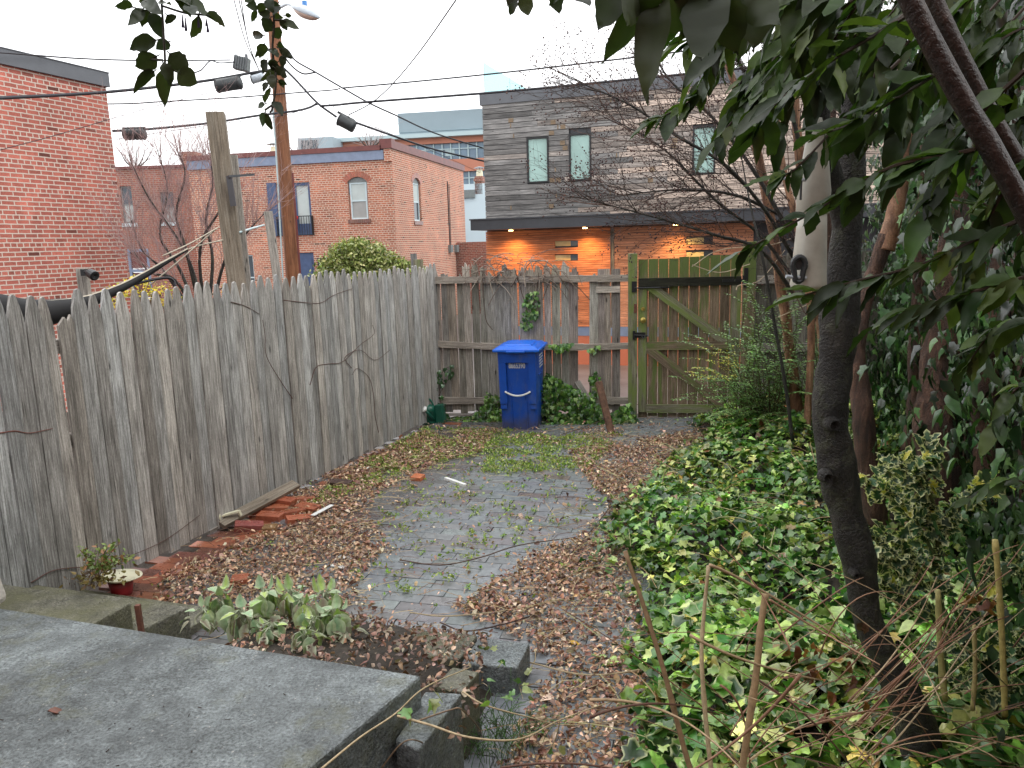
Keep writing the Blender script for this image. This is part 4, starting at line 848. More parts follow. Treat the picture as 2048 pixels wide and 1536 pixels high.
# raised side shoulders either side of the recessed centre panel, and the top band
for sgn in (-1, 1):
    P = []; zl, zh = .3, .8
    for z in (zl, zh):
        x0 = sgn*(hw(z)-.003); x1 = sgn*(hw(z)-.085+(.0 if z == zl else .0)); P += [bw(x0, fr(z)-.035, z), bw(x1, fr(z)-.035, z), bw(x1, fr(z)+.01, z), bw(x0, fr(z)+.04, z)]
    b.hexa(P)
P = []
for z, e in ((.755, .037), (HB, .045)):
    h_ = hw(z)-.004; P += [bw(-h_, fr(z)-e, z), bw(h_, fr(z)-e, z), bw(h_, fr(z)+.02, z), bw(-h_, fr(z)+.02, z)]
b.hexa(P)
b.beam(bw(-.07, fr(.2)-.002, .0), bw(-.075, fr(.3)-.002, .33), .008, .012, -BY); b.beam(bw(.09, fr(.2)-.002, .0), bw(.095, fr(.3)-.002, .33), .008, .012, -BY)
arc = [bw(.0+.075*cos(t), fr(.3+.1)-.004, .5+.13*sin(t)) for t in np.linspace(0, pi, 13)]; arc = [bw(.075, fr(.36)-.004, .34)]+arc+[bw(-.075, fr(.36)-.004, .34)]; b.tube(arc, .006, 5)
for sgn in (-1, 1): b.box(bw(sgn*(hw(.28)-.04), fr(.28)-.0, .27), (.07, .05, .06), np.stack([BX, BY, BZ], 1))
for k in range(3): b.box(bw(hw(.6)+.002, .12+.1*k, .6-.0*k), (.012, .06, .012), np.stack([BX, BY, BZ], 1))
b.build('bin_body', 'bin_blue', BT_, bevel=.006)
l = MB(); x0, x1, y0, y1 = -.252, .252, -.13, .52
l.hexa([bw(x0,y0,HB+.0),bw(x1,y0,HB+.0),bw(x1,y1,HB+.0),bw(x0,y1,HB+.0),bw(x0,y0,HB+.028),bw(x1,y0,HB+.028),bw(x1,y1,HB+.028),bw(x0,y1,HB+.028)])
l.hexa([bw(x0+.02,y0+.02,HB+.028),bw(x1-.02,y0+.02,HB+.028),bw(x1-.02,y1-.02,HB+.028),bw(x0+.02,y1-.02,HB+.028),bw(x0+.06,y0+.09,HB+.055),bw(x1-.06,y0+.09,HB+.055),bw(x1-.06,y1-.06,HB+.055),bw(x0+.06,y1-.06,HB+.055)])
l.hexa([bw(x0+.1,y0+.14,HB+.054),bw(x1-.1,y0+.14,HB+.054),bw(x1-.1,y1-.1,HB+.054),bw(x0+.1,y1-.1,HB+.054),bw(x0+.115,y0+.16,HB+.068),bw(x1-.115,y0+.16,HB+.068),bw(x1-.115,y1-.115,HB+.068),bw(x0+.115,y1-.115,HB+.068)])
l.box(bw(.0, y0-.008, HB+.006), (.2, .02, .022), np.stack([BX, BY, BZ], 1)); ld = l.build('lid', 'bin_lid_blue', BT_, bevel=.006)
b = MB(); P = [bw(x, fr(.4)-.045-.012*(1-abs(x)/.14), .395+.045*(x/.14)**2) for x in np.linspace(-.14, .14, 11)]; b.tube(P, .0105, 8); b.build('lift_bar', 'white_plastic', BT_, smooth=True)
for sgn in (-1, 1):
    b = MB(); Mw = np.stack([BY, BZ, BX], 1); C_ = bw(sgn*.245-.025, .42, .115); b.lathe([(.05, 0), (.1, 0), (.115, .012), (.115, .038), (.1, .05), (.05, .05)], C_, 22, Mw); wh = b.build('wheel', 'rubber', BT_); b = MB(); b.lathe([(.0, .008), (.06, .008), (.06, .042), (0, .042)], C_, 14, Mw); b.build('hub', 'case_dark', wh)
b = MB(); b.tube([bw(-.2, .55, .83), bw(.2, .55, .83)], .013, 8); b.tube([bw(-.2, .55, .83), bw(-.2, .48, .83)], .013, 8); b.tube([bw(.2, .55, .83), bw(.2, .48, .83)], .013, 8); b.build('handle', 'bin_blue', BT_)
def text(s_, size, O_, X, Y, Z, m, parent, name, th=.0015, sx=1.):
    c = bpy.data.curves.new('t', 'FONT'); c.body = s_; c.size = size; c.extrude = th; c.align_x = 'CENTER'; c.align_y = 'CENTER'; c.offset = size*.008; o = bpy.data.objects.new('t', c); COL.objects.link(o); bpy.context.view_layer.update()
    me = bpy.data.meshes.new_from_object(o.evaluated_get(bpy.context.evaluated_depsgraph_get())); bpy.data.objects.remove(o); Mt = Matrix([[X[i]*sx, Y[i], Z[i], O_[i]] for i in range(3)]+[[0,0,0,1]]); me.transform(Mt); me.materials.clear(); me.materials.append(MATS[m])
    o = bpy.data.objects.new(name, me); COL.objects.link(o); o.parent = parent; o.location = -Vector(parent.location); return o
tz = .715; n_ = -BY
text('8665390', .078, bw(-.005, fr(tz)-.004, tz), BX, BZ, n_, 'white_plastic', BT_, 'number', sx=.66)
b = MB()   # small white print on the side
for r_ in range(5):
    y = .16
    while y < .36+.05*(r_ % 2): l_ = R.uniform(.015, .04); b.beam(bw(hw(.78)+.001, y, .8-r_*.032), bw(hw(.78)+.001, y+l_, .8-r_*.032+.0), .014, .003, BX); y += l_+.012
b.build('side_print', 'white_plastic', BT_)
b = MB(); P_ = [(.14,.5),(.2,.62),(.24,.66),(.3,.6),(.26,.52),(.3,.45),(.22,.4)]; b.prism(P_, hw(.55)+.0005, hw(.55)+.002, (BO, BY, BZ, BX)); 
# ================================================================ watering can
WC = az(862, 848); t = thing('watering_can', 'green plastic watering can with a white rose in the fence corner', 'watering can', WC); C_ = WC+np.array([-.02, .05, 0])
b = MB(); b.lathe([(.085, 0), (.088, .02), (.082, .07), (.086, .075), (.08, .14), (.084, .145), (.072, .19), (.045, .215), (.0, .22)], C_, 20); b.build('can_body', 'can_green', t, smooth=True)
b = MB(); b.tube(smooth_path([C_+[-.06,0,.19], C_+[-.05,0,.29], C_+[.02,0,.27], C_+[.07,0,.15], C_+[.085,0,.08]], 5), .011, 8, flat=1.); b.build('handle', 'can_green', t, smooth=True)
b = MB(); A = C_+[.09,-.05,.05]; B = C_+[-.03,-.15,.19]; b.tube([C_+[.05,-.03,.03], A*.4+B*.6+[0,0,-.02], B], [.03,.02,.013], 10); sp_ = b.build('spout', 'can_green', t, smooth=True)
b = MB(); dd_ = (B-A)/np.linalg.norm(B-A); s_ = np.cross(dd_, [0,0,1.]); s_ /= np.linalg.norm(s_); b.lathe([(.012, -.02), (.036, .01), (.037, .018), (0, .022)], B, 18, np.stack([s_, np.cross(s_, dd_)*-1, dd_], 1)); b.build('rose', 'white_plastic', t, smooth=True)
b = MB(); b.box(C_+[.13,-.02,.11], (.11,.09,.22), Rz(-.3) @ Ry(-.12), tap=.82); b.build('side_tank', 'can_green', t, bevel=.01)
# ================================================================ patio slab, steps, curb blocks
def blockpoly(name, P, z0, z1, m, label, cat='slab', group=None, bev=.008, sub=True):
    b = MB(); A = sum(P[i][0]*P[(i+1) % len(P)][1]-P[(i+1) % len(P)][0]*P[i][1] for i in range(len(P)))
    if A < 0: P = P[::-1]
    b.prism([(p[0], p[1]) for p in P], z0, z1); o = b.build(name, m, bevel=bev)
    return tag(o, label, cat, group) if label else o
F1 = az(843, 1350, .5); F0 = az(0, 1215, .5); du = (F1-F0)/np.linalg.norm(F1-F0); Rg = az(620, 1536, .5); dr = (Rg-F1)/np.linalg.norm(Rg-F1)
o = blockpoly('patio_slab', [F0-du*1.5, F1, F1+dr*3.5, F0-du*1.5+np.array([0,-3.5,0])], .0, .5, 'concrete', None, bev=.012); kind(o, 'structure')
def stepblk(px_far, px_near, z, label, left=1.4):
    A, B = az(*px_far, z), az(*px_near, z); d = (A-B)/np.linalg.norm(A-B); C = B-d*.35
    return blockpoly('concrete_step', [A, C, C-du*left, A-du*left], 0, z, 'concrete_mossy', label, 'step', 'concrete steps down to the yard')
stepblk((262, 1205), (185, 1248), .37, 'top concrete step at the left, directly below the patio slab', 1.2); stepblk((378, 1213), (285, 1258), .22, 'middle concrete step with a mossy edge and dark end face', 1.5); stepblk((432, 1216), (400, 1240), .06, 'lowest concrete step almost level with the leaf litter', 1.9)
zA, zB, zC = .14, .3, .38
blockpoly('curb_block', [az(959,1273,zA), az(1060,1286,zA), az(1035,1335,zA), az(922,1326,zA)], -.02, zA, 'concrete', 'grey concrete curb block at the far right corner of the planting bed', 'curb block', 'curb blocks around the planting bed')
blockpoly('curb_block', [az(815,1262,.1), az(955,1272,.11), az(918,1322,.11), az(850,1318,.1)], -.02, .115, 'concrete_mossy', 'yellowish cracked flat curb slab bordering the bare soil', 'curb block', 'curb blocks around the planting bed')
blockpoly('curb_block', [az(905,1333,zB), az(959,1343,zB), az(924,1384,zB), az(868,1372,zB)], -.02, zB, 'concrete_mossy', 'rough concrete block in the middle of the short retaining wall', 'curb block', 'curb blocks around the planting bed')
blockpoly('curb_block', [az(850,1382,zC), az(924,1386,zC), az(838,1500,zC), az(790,1480,zC)], -.02, zC, 'concrete', 'nearest retaining wall block standing beside the patio slab', 'curb block', 'curb blocks around the planting bed')
blockpoly('concrete_step', [az(815,1508,.16), az(935,1545,.16), az(900,1640,.16), az(760,1640,.16)], -.02, .16, 'concrete', 'small step slab cut off by the bottom edge of the photo', 'step')
b = MB(); Q = az(0, 1210, .5)   # whitewashed pier foot at the left edge
pr = [(-.5,-.12,.5),(.012,-.1,.5),(.02,.05,.5),(-.5,.05,.5),(-.5,-.1,1.05),(-.08,-.08,1.05),(-.07,.03,1.05),(-.5,.03,1.05)]; b.hexa([np.array([Q[0], Q[1], 0])+np.array(p) for p in pr]); tag(b.build('masonry_pier', 'whitewash', bevel=.03), 'whitewashed masonry pier foot poking in at the left edge', 'pier')
# planting bed soil
def bedprof(t): return float(np.interp(t, [0, .5, .8, .95, 1], [.33, .24, .14, .06, -.03]))
b = MB(); P0 = az(375, 1250, .25)+[0,0,0]; A0 = az(300,1262,.3); nx_, ny_ = 34, 16; bn = np.array([-du[1], du[0], 0]); V = []
base = F0+du*1.02; base[2] = 0
for j in range(ny_+1):
    for i in range(nx_+1):
        q = base+du*(-.16+1.2*i/nx_)+bn*(-.12+1.25*j/ny_); t_ = j/ny_; h_ = bedprof(t_)+.025*mnoise.noise(Vector(q*9))+.012*mnoise.noise(Vector(q*30)); e = min(1, (i+1)/2, (nx_-i)/15.); V.append(q+[0, 0, max(-.03, h_*e-.01)])
b.add(V, [(j*(nx_+1)+i, j*(nx_+1)+i+1, (j+1)*(nx_+1)+i+1, (j+1)*(nx_+1)+i) for j in range(ny_) for i in range(nx_)]); kind(b.build('bed_soil', 'soil', smooth=True), 'structure')
def bedh(q): d = (np.asarray(q)-base)@bn; return max(0, bedprof((d+.12)/1.25))
# ================================================================ loose things in the yard
def brick_at(px, py, rot, tilt, c, label, half=False, z=.0, cat='brick'):
    P = az(px, py, z+.014); b = MB(); b.box((0,0,0), (.1 if half else .2, .095, .057), None, c); o = b.build('loose_brick', 'paver', bevel=.004); o.location = Vector(P); o.rotation_euler = (tilt[0], tilt[1], rot); return tag(o, label, cat, 'loose bricks by the fence')
RB = (.33,.1,.05)
brick_at(566,1003,-.3,(0.02,.05),jit(RB),'loose orange brick tucked under the far end of the plank',z=.03); brick_at(604,1001,.35,(-.1,.1),jit(RB),'loose orange brick at the far right end of the scattered bricks')
brick_at(616,1017,-.5,(.1,0),jit(RB),'orange brick lying right beside the white plastic strip',z=.01); brick_at(552,1018,.1,(0,.05),jit(RB),'narrow loose orange brick just right of the plank'); brick_at(586,1027,.2,(-.1,-.1),jit(RB),'tilted pinkish brick in the middle of the scattered bricks')
brick_at(600,1040,.45,(.05,.1),jit(RB),'flat orange brick nearest the leaf litter'); brick_at(541,1034,-.25,(.08,0),jit(RB),'large faced orange brick in the centre left of the pile'); brick_at(507,1024,.6,(0,-.1),jit(RB),'orange brick standing on edge against the plank',True)
brick_at(498,1053,.3,(.1,.15),jit((.26,.07,.06)),'dark red brick at the near end of the plank'); brick_at(540,1059,.1,(0,0),jit((.22,.13,.05)),'mossy tan half brick nearest the camera',True)
brick_at(480,1165-3,.2,(0,0),jit(RB),'single orange brick showing through the leaves in front of the bed',True); brick_at(836,957,-.4,(.1,0),jit((.4,.12,.05)),'small orange brick chip on the left edge of the paving',True)
brick_at(681,968,-.25,(.05,0),(.07,.04,.035),'dark brown paver lying loose against the foot of the fence',z=.01)
A, B = az(440, 1049, .05), az(592, 968, .12); b = MB(); b.beam(A, B, .09, .035, (.4, -.1, .9)); tag(b.build('plank', 'post_wood', bevel=.003), 'weathered yellowish plank lying along the foot of the picket fence', 'plank')
A, B = az(412, 1062, .03), az(470, 1030, .04); b = MB(); b.beam(A, B, .07, .03, (.2, 0, 1)); tag(b.build('plank', 'fence_wood_brown', bevel=.003), 'short dark rotten board under the near end of the yellowish plank', 'plank')
t = thing('plastic_bracket', 'cream plastic round bracket resting on the plank', 'bracket', az(440, 1035, .1)); P = az(441, 1032, .1); b = MB(); b.lathe([(.035, -.006), (.038, 0), (.034, .008), (0, .01)], P, 18, Ry(pi/2) @ Rz(.3)); b.build('disc', 'cream_plastic', t); b = MB(); b.beam(P, P+[.11, .07, .01], .03, .012, (0,0,1)); b.beam(P+[.11,.07,.01], P+[.12,.08,-.03], .03, .012, (1,0,0)); b.build('arm', 'cream_plastic', t)
def strip(x0, y0, x1, y1, w_, label, m='white_plastic', cat='scrap', z=.02, name='plastic_strip', th=.008):
    b = MB(); b.beam(az(x0, y0, z), az(x1, y1, z), w_, th, (0,0,1)); return tag(b.build(name, m, bevel=.002), label, cat)
strip(891, 957, 931, 971, .03, 'white wooden stick lying on the far paving', name='white_stick', cat='stick', th=.025); strip(625, 1031, 664, 1010, .035, 'white plastic strip beside the loose orange bricks', z=.05); strip(678, 1113, 702, 1118, .03, 'short white scrap on the leaf litter, upper of two'); strip(664, 1130, 690, 1136, .03, 'short white scrap on the leaf litter, lower of two'); strip(729, 938, 748, 932, .02, 'small white scrap near the foot of the left fence'); strip(625, 1148, 640, 1150, .02, 'tiny grey chip in front of the white scraps', 'case_grey')
b = MB(); b.beam(az(1223, 868, 0), az(1206, 862, 0)+[-.03, .12, .52], .075, .05, (.2,-1,0)); tag(b.build('wood_log', 'timber_log', bevel=.012), 'reddish rotten timber stump end leaning by the fence right of the bin', 'log')
b = MB(); b.beam(az(1203, 842, 0), az(1160, 838, 0)+[-.02, .1, .42], .07, .04, (.2,-1,0)); tag(b.build('wood_log', 'fence_wood_brown', bevel=.008), 'grey split board leaning left against the fence among the ivy', 'log')
P = az(240, 1175, .22)+[0,.02,0]; P = az(243, 1174, .05)+[0,0,-.055]; t = thing('flower_pot', 'white saucer lying on a small red pot at the foot of the fence', 'pot', P); b = MB(); b.lathe([(.055, 0), (.07, .1), (.065, .1)], P, 20); b.build('pot', 'cup_red', t, smooth=True); b = MB(); b.lathe([(.0, .0), (.08, .002), (.115, .02), (.12, .022), (.118, .027), (.08, .01), (0, .008)], P+[0,0,.103], 24, Rx(-.1) @ Ry(.08)); b.build('saucer', 'cream_plastic', t, smooth=True)
b = MB(); q = az(283, 1258, .3); b.beam(q-[0,0,.1], q+[-.005,.0,.12], .022, .022, (0,1,0)); tag(b.build('metal_stub', 'rust', bevel=.002), 'rusty square metal stub between the step and the slab', 'metal stub')
# ================================================================ ground litter
def scatter(n, polys, z=0., bbox=(-3.2, 2.6, 2.2, 8.8), keep=None):
    x = NR.uniform(bbox[0], bbox[1], n); y = NR.uniform(bbox[2], bbox[3], n); P = np.stack([x, y, np.full(n, z)], 1); px, py = proj(P); k = np.zeros(n, bool)
    for pl in polys: k |= inpoly(px, py, pl)
    lf = x > (-1.006-.3725*(8.458-y))+.03; k &= lf
    bfy = 8.55+(1.378-x)*math.tan(radians(8)); k &= y < bfy-.03
    if keep is not None: k &= keep(x, y, px, py)
    return P[k]
dense = [[(300,1215),(330,1150),(470,1090),(560,1060),(640,1045),(690,960),(740,950),(740,1045),(790,1100),(760,1112),(725,1150),(700,1215),(640,1250),(420,1250)],
         [(560,985),(700,930),(840,868),(1000,862),(960,905),(880,925),(840,950),(760,985),(690,1060),(600,1075)],
         [(1130,905),(1290,880),(1420,860),(1420,960),(1260,1080),(1280,1200),(1300,1600),(960,1600),(1010,1450),(1040,1330),(1065,1290),(930,1230),(900,1222),(1020,1150),(1060,1110),(1150,1080),(1230,1010),(1190,980)]]
band = [[(990,1135),(1250,1090),(1250,1230),(1080,1270),(900,1230)], [(700,1180),(800,1240),(860,1290),(760,1320),(640,1300)], [(980,880),(1240,850),(1420,850),(1300,900),(1100,905)]]
allp = [[(280,1600),(280,1150),(850,845),(1480,845),(1480,1000),(1300,1600)]]
def nz_(x, y, s=1.7): return np.array([mnoise.noise(Vector((a*s, b_*s, 3.1))) for a, b_ in zip(x, y)])
P1 = scatter(150000, dense, keep=lambda x, y, px, py: nz_(x, y, 2.3) > -.28+.5*(NR.random(len(x))-.5)); P2 = scatter(42000, band, keep=lambda x, y, px, py: nz_(x, y, 2.6) > .13); P3 = scatter(5000, allp)
P = np.concatenate([P1, P2, P3]); Q3 = P[:, :2]; ok = ~(((Q3-base[:2])@du[:2] > -.1) & ((Q3-base[:2])@du[:2] < 1.2) & ((Q3-base[:2])@bn[:2] < 1.05)); P = P[ok]
P[:, 2] = NR.uniform(.008, .045, len(P)); n = len(P); yd = rdir(n, 0, 1); yd[:, 2] *= .35; upv = rdir(n, 1.6, .8)
o = inst('leaf_litter', DEAD, P, rot_from(yd, upv), np.exp(NR.normal(-3.85, .34, n)), palette(n, [(.36,.19,.12),(.44,.26,.16),(.24,.11,.075),(.5,.34,.22),(.15,.075,.055),(.6,.46,.33)], .28), 'leaf_dead'); kind(o, 'stuff'); print('litter', n)
# straw and twigs on the ground
b = MB(); P = np.concatenate([scatter(5200, dense), scatter(1800, band), scatter(1500, allp)]); 
for p in P:
    a = R.gauss(.15, .5) if R.random() < .7 else R.uniform(0, 3.14); l_ = R.uniform(.05, .28); d = np.array([cos(a), sin(a), 0]); q = np.array([-d[1], d[0], 0])*R.gauss(0, .12)*l_; c = R.choice([(.4,.3,.17),(.3,.2,.11),(.16,.09,.06),(.1,.05,.04),(.46,.37,.22)])
    b.tube([p+[0,0,R.uniform(.012,.05)], p+d*l_*.5+q+[0,0,R.uniform(.015,.06)], p+d*l_+[0,0,R.uniform(.01,.04)]], R.uniform(.0009, .0025), 3, c, cap=False)
kind(b.build('twig_litter', 'twig'), 'stuff')
# long fallen vines on the paving
for (pts, lab) in (([(800,1120),(880,1130),(960,1115),(1040,1090),(1150,1075)], 'dark trailing vine crossing the middle of the paving'), ([(1000,1230),(1060,1190),(1130,1120),(1200,1040),(1230,1000)], 'dark vine running diagonally over the paving towards the ivy'), ([(880,1245),(930,1262),(1000,1250),(1070,1230)], 'dark straight stick on the paving behind the curb blocks'), ([(820,1225),(900,1232),(1050,1215),(1200,1180)], 'pale trailing stem on the near paving'), ([(1120,870),(1180,850),(1260,815),(1300,800)], 'thin dark stick sloping up near the gate'), ([(1060,1325),(1180,1350),(1330,1330),(1400,1310)], 'pale stem lying on the leaf litter beside the curb block')):
    b = MB(); b.tube(smooth_path([az(x, y, R.uniform(.02, .05)) for x, y in pts], 5), .004, 5, R.choice([(.06,.035,.03),(.1,.06,.04)]) if 'pale' not in lab else (.4,.32,.2)); tag(b.build('fallen_vine', 'twig'), lab, 'vine', 'fallen vines on the paving')
# moss and small weeds
far_ = [[(760,905),(850,858),(1090,862),(1100,880),(1060,905),(950,915),(860,930),(780,960),(700,1000),(640,1030),(600,1020)], [(1000,875),(1250,870),(1180,940),(960,950)]]
P = np.concatenate([scatter(30000, far_, keep=lambda x, y, px, py: nz_(x, y, 3.1) > -.2), scatter(7000, [[(700,1130),(760,980),(900,920),(1230,900),(1180,1030),(960,1130),(800,1230)]], keep=lambda x, y, px, py: (nz_(x, y, 5.5) > .1)), scatter(1500, dense, keep=lambda x, y, px, py: nz_(x, y, 2.5) > .25)])
m_ = 5; P = np.repeat(P, m_, 0)+NR.normal(0, .016, (len(P)*m_, 3)); P[:, 2] = NR.uniform(.01, .03, len(P)); n = len(P); o = inst('moss_weeds', SMALL, P, rot_from(rdir(n, .5), rdir(n, 1.)), NR.uniform(.014, .036, n), palette(n, [(.22,.3,.05),(.3,.4,.08),(.14,.22,.04),(.38,.42,.14)], .25), 'leaf_small'); kind(o, 'stuff'); print('moss', n)
# joints: weeds rooted in the paving joints
Pj = []
for _ in range(1100):
    j = R.randint(-12, 44); i = R.randint(0, 22); c = O+ux*(i*.224+(j % 2)*.112+.112+R.gauss(0,.004))+uy*(j*.1+R.uniform(-.05, .05)); px, py = proj(c)
    if inpoly([px], [py], [(700,1160),(745,985),(900,905),(1200,900),(1230,1000),(1050,1110),(980,1190),(900,1225),(720,1200)])[0]: Pj += [c+[R.gauss(0,.006), R.gauss(0,.01), .012] for _ in range(7)]
Pj = np.array(Pj); n = len(Pj); o = inst('joint_weeds', SMALL, Pj, rot_from(rdir(n, .8), rdir(n, .6)), NR.uniform(.008, .02, n), palette(n, [(.3,.5,.06),(.22,.38,.05)], .2), 'leaf_small'); kind(o, 'stuff')
# litter on the bed and slab
P = scatter(46000, [[(330,1120),(860,1180),(980,1250),(960,1600),(330,1480)]], z=.1); k = ((P-base)@du > -.12)&((P-base)@du < 1.15)&((P-base)@bn > -.12)&((P-base)@bn < 1.1); P = P[k]; P[:, 2] = [bedh(p*np.array([1,1,0]))+.012+R.uniform(0,.02) for p in P]; n = len(P); o = inst('bed_litter', DEAD, P, rot_from(rdir(n)*[1,1,.4], rdir(n, 1.5)), NR.uniform(.012, .034, n), palette(n, [(.18,.09,.065),(.27,.15,.1),(.1,.06,.045),(.38,.28,.2)], .3), 'leaf_dead'); kind(o, 'stuff')
b = MB()
P = [F1+dr*R.uniform(0, 1.2)+np.array([-R.uniform(.05, 1.8), R.uniform(-.2, .2), 0]) for _ in range(60)]
for p in P:
    p[2] = .505; a = R.uniform(0, 6.28); l_ = R.uniform(.004, .02); b.tube([p, p+[cos(a)*l_, sin(a)*l_, .002]], R.uniform(.0012, .0028), 4, (.03,.02,.015))
kind(b.build('slab_debris', 'twig'), 'stuff')
# ================================================================ vegetation
def fan(half, fold, curl, k=9):
    """smooth oval leaf: midrib + two edges"""
    V = []; F = []; w = []
    for i in range(k+1):
        t = i/k; wd = half*(sin(pi*t**.85)**.8)*(1-.25*t) if 0 < i < k else 0; z = -curl*t*t
        V += [(0, t, z), (wd, t, z+fold*wd), (-wd, t, z+fold*wd)]; w += [0, 1, 1]
    for i in range(k): a = i*3; F += [(a, a+1, a+4), (a, a+4, a+3), (a, a+3, a+5), (a, a+5, a+2)]
    return np.array(V), np.array(F), np.array(w, float)
OV = [fan(.25, .35, .15), fan(.22, .5, .35), fan(.28, .15, .05)]
FUZ = [fan(.3, .45, .35), fan(.26, .2, .6)]
WILT = [fan(.2, 1.2, .8), fan(.26, .9, .5)]
_inst = inst
def inst(name, tm, pos, rot, size, col, matn, **k):
    size = np.asarray(size, float)
    if size.ndim == 2: rot = rot*(size/size[:, 1:2])[:, None, :]; size = size[:, 1]
    return _inst(name, tm, pos, rot, size, col, matn, **k)
def curve3(a, b, c, n=8): return [(1-t)**2*np.asarray(a)+2*t*(1-t)*np.asarray(b)+t*t*np.asarray(c) for t in np.linspace(0, 1, n)]
def norm(v): return v/(np.linalg.norm(v)+1e-9)
# ---------------------------------------------------------------- ivy cover on the right
ed = [az(*p) for p in [(1400,872),(1330,925),(1240,1000),(1200,1060),(1190,1130),(1250,1215),(1260,1330),(1235,1430),(1240,1560)]]
ey = np.array([p[1] for p in ed])[::-1]; ex = np.array([p[0] for p in ed])[::-1]
def edge_x(y): return np.interp(y, ey, ex)
def rf_x(y): return cR[0]-.3725*(cR[1]-y)
def ivy_h(x, y): d = np.maximum(0, x-edge_x(y)); return .03+.3*(1-np.exp(-d/.55))+.075*np.sin(x*5+y*3)*np.minimum(1, d)+.04*np.cos(x*11-y*7)*np.minimum(1, d)
n = 42000; x = NR.uniform(.2, 4., n); y = 1.0+7.5*NR.random(n)**1.15; d = x-edge_x(y)+nz_(x, y, 4)*.22; dens = np.clip(d/.35, 0, 1); k = (d > -.05) & (NR.random(n) < .12+.88*dens) & (nz_(x, y, 5.3) < .3+.25*NR.random(n)) & (x < rf_x(y)+.05) & (y < 8.25); x, y = x[k], y[k]; n = len(x)
z = ivy_h(x, y)-np.abs(NR.normal(0, .045, n))+.02; P = np.stack([x, y, z], 1); h_ = rdir(n); h_[:, 2] = -.25+NR.normal(0, .25, n); upv = rdir(n, 2.1, .75); 
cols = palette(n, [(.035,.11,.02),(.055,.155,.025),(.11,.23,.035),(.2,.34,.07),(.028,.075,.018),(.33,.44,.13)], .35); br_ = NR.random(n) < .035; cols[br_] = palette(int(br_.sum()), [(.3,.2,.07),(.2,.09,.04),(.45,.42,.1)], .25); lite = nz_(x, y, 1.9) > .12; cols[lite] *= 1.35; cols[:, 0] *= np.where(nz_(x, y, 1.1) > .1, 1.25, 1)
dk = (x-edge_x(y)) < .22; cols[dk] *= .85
sz = NR.uniform(.036, .078, n)*np.where(y < 3.6, 1.35, 1.)
nv = NR.random(n) < np.where(y < 4., .3, .08)
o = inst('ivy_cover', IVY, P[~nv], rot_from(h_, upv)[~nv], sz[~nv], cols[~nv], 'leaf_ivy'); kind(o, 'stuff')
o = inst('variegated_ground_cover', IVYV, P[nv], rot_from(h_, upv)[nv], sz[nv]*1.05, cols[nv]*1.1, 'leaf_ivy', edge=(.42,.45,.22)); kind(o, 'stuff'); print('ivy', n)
b = MB(); gx, gy = 26, 50; V = []
for j in range(gy+1):
    for i in range(gx+1):
        yy = lerp(.6, 8.3, j/gy); xx = lerp(float(edge_x(yy))+.05, float(rf_x(yy)), i/gx); V.append((xx, yy, max(.0, float(ivy_h(xx, yy))-.11)))
b.add(V, [(j*(gx+1)+i, j*(gx+1)+i+1, (j+1)*(gx+1)+i+1, (j+1)*(gx+1)+i) for j in range(gy) for i in range(gx)]); kind(b.build('bed_ground', 'soil', smooth=True), 'structure')
b = MB()
for _ in range(260):
    yy = R.uniform(1.6, 7.8); xx = float(edge_x(yy))+R.uniform(-.35, 1.6); a = R.uniform(0, 6.28); l_ = R.uniform(.1, .4); p = np.array([xx, yy, float(ivy_h(xx, yy))+.01]); q = p+[cos(a)*l_, sin(a)*l_, R.uniform(-.03, .05)]; b.tube(curve3(p, (p+q)/2+[0, 0, R.uniform(.0, .07)], q, 5), R.uniform(.0015, .003), 4, R.choice([(.3,.2,.1),(.35,.34,.16),(.12,.06,.04)]))
kind(b.build('ivy_runners', 'twig'), 'stuff')
def ivy_patch(pl, polys, n, size, label, cols, off=(.03, .14), name='ivy_vine', stems=()):
    X = []; Yp = []
    xs = [p[0] for q in polys for p in q]; ys = [p[1] for q in polys for p in q]; px = NR.uniform(min(xs), max(xs), n*4); py = NR.uniform(min(ys), max(ys), n*4); k = np.zeros(len(px), bool)
    for q in polys: k |= inpoly(px, py, q)
    px, py = px[k][:n], py[k][:n]; P = []
    for a, c in zip(px, py): o_ = R.uniform(*off); s, z = pl.m(a, c, o_); P.append(pl.w(s, max(.02, z), o_))
    P = np.array(P); m = len(P); y_ = rdir(m)*.7; y_[:, 2] = -1; y_ += pl.n*.4; upv = rdir(m)*.45+pl.n+[0,0,.55]
    t = thing(name, label, 'ivy', P.mean(0)*[1,1,0]); inst('leaves', IVY, P, rot_from(y_, upv), NR.uniform(size*.65, size*1.2, m), palette(m, cols, .3), 'leaf_ivy', parent=t)
    b = MB()
    for st in stems: b.tube(smooth_path([pl.w(*pl.m(a, c, .045), .045) for a, c in st], 4), .005, 5, (.09,.055,.04))
    if not stems:
        for _ in range(6): i, j = NR.integers(0, m, 2); b.tube(curve3(P[i], (P[i]+P[j])/2+[0,0,.05], P[j], 6), .003, 4, (.09,.055,.04))
    b.build('stem', 'twig', t)
G1 = [(.05,.13,.022),(.08,.19,.03),(.13,.26,.045),(.035,.09,.02),(.2,.32,.08)]
ivy_patch(BF, [[(1085,860),(1075,790),(1095,745),(1140,770),(1180,790),(1215,830),(1262,800),(1275,850),(1200,862),(1140,868)], [(1095,690),(1150,685),(1120,705)]], 1500, .05, 'dense ivy mound against the back fence right of the blue bin', G1, (.05, .4))
ivy_patch(BF, [[(1042,655),(1048,590),(1078,580),(1080,625),(1060,662)]], 130, .045, 'small bright ivy spray in the upper middle of the back fence', G1, (.03, .09), stems=[[(1030,540),(1045,590),(1060,640)], [(1078,545),(1070,600),(1052,650)]])
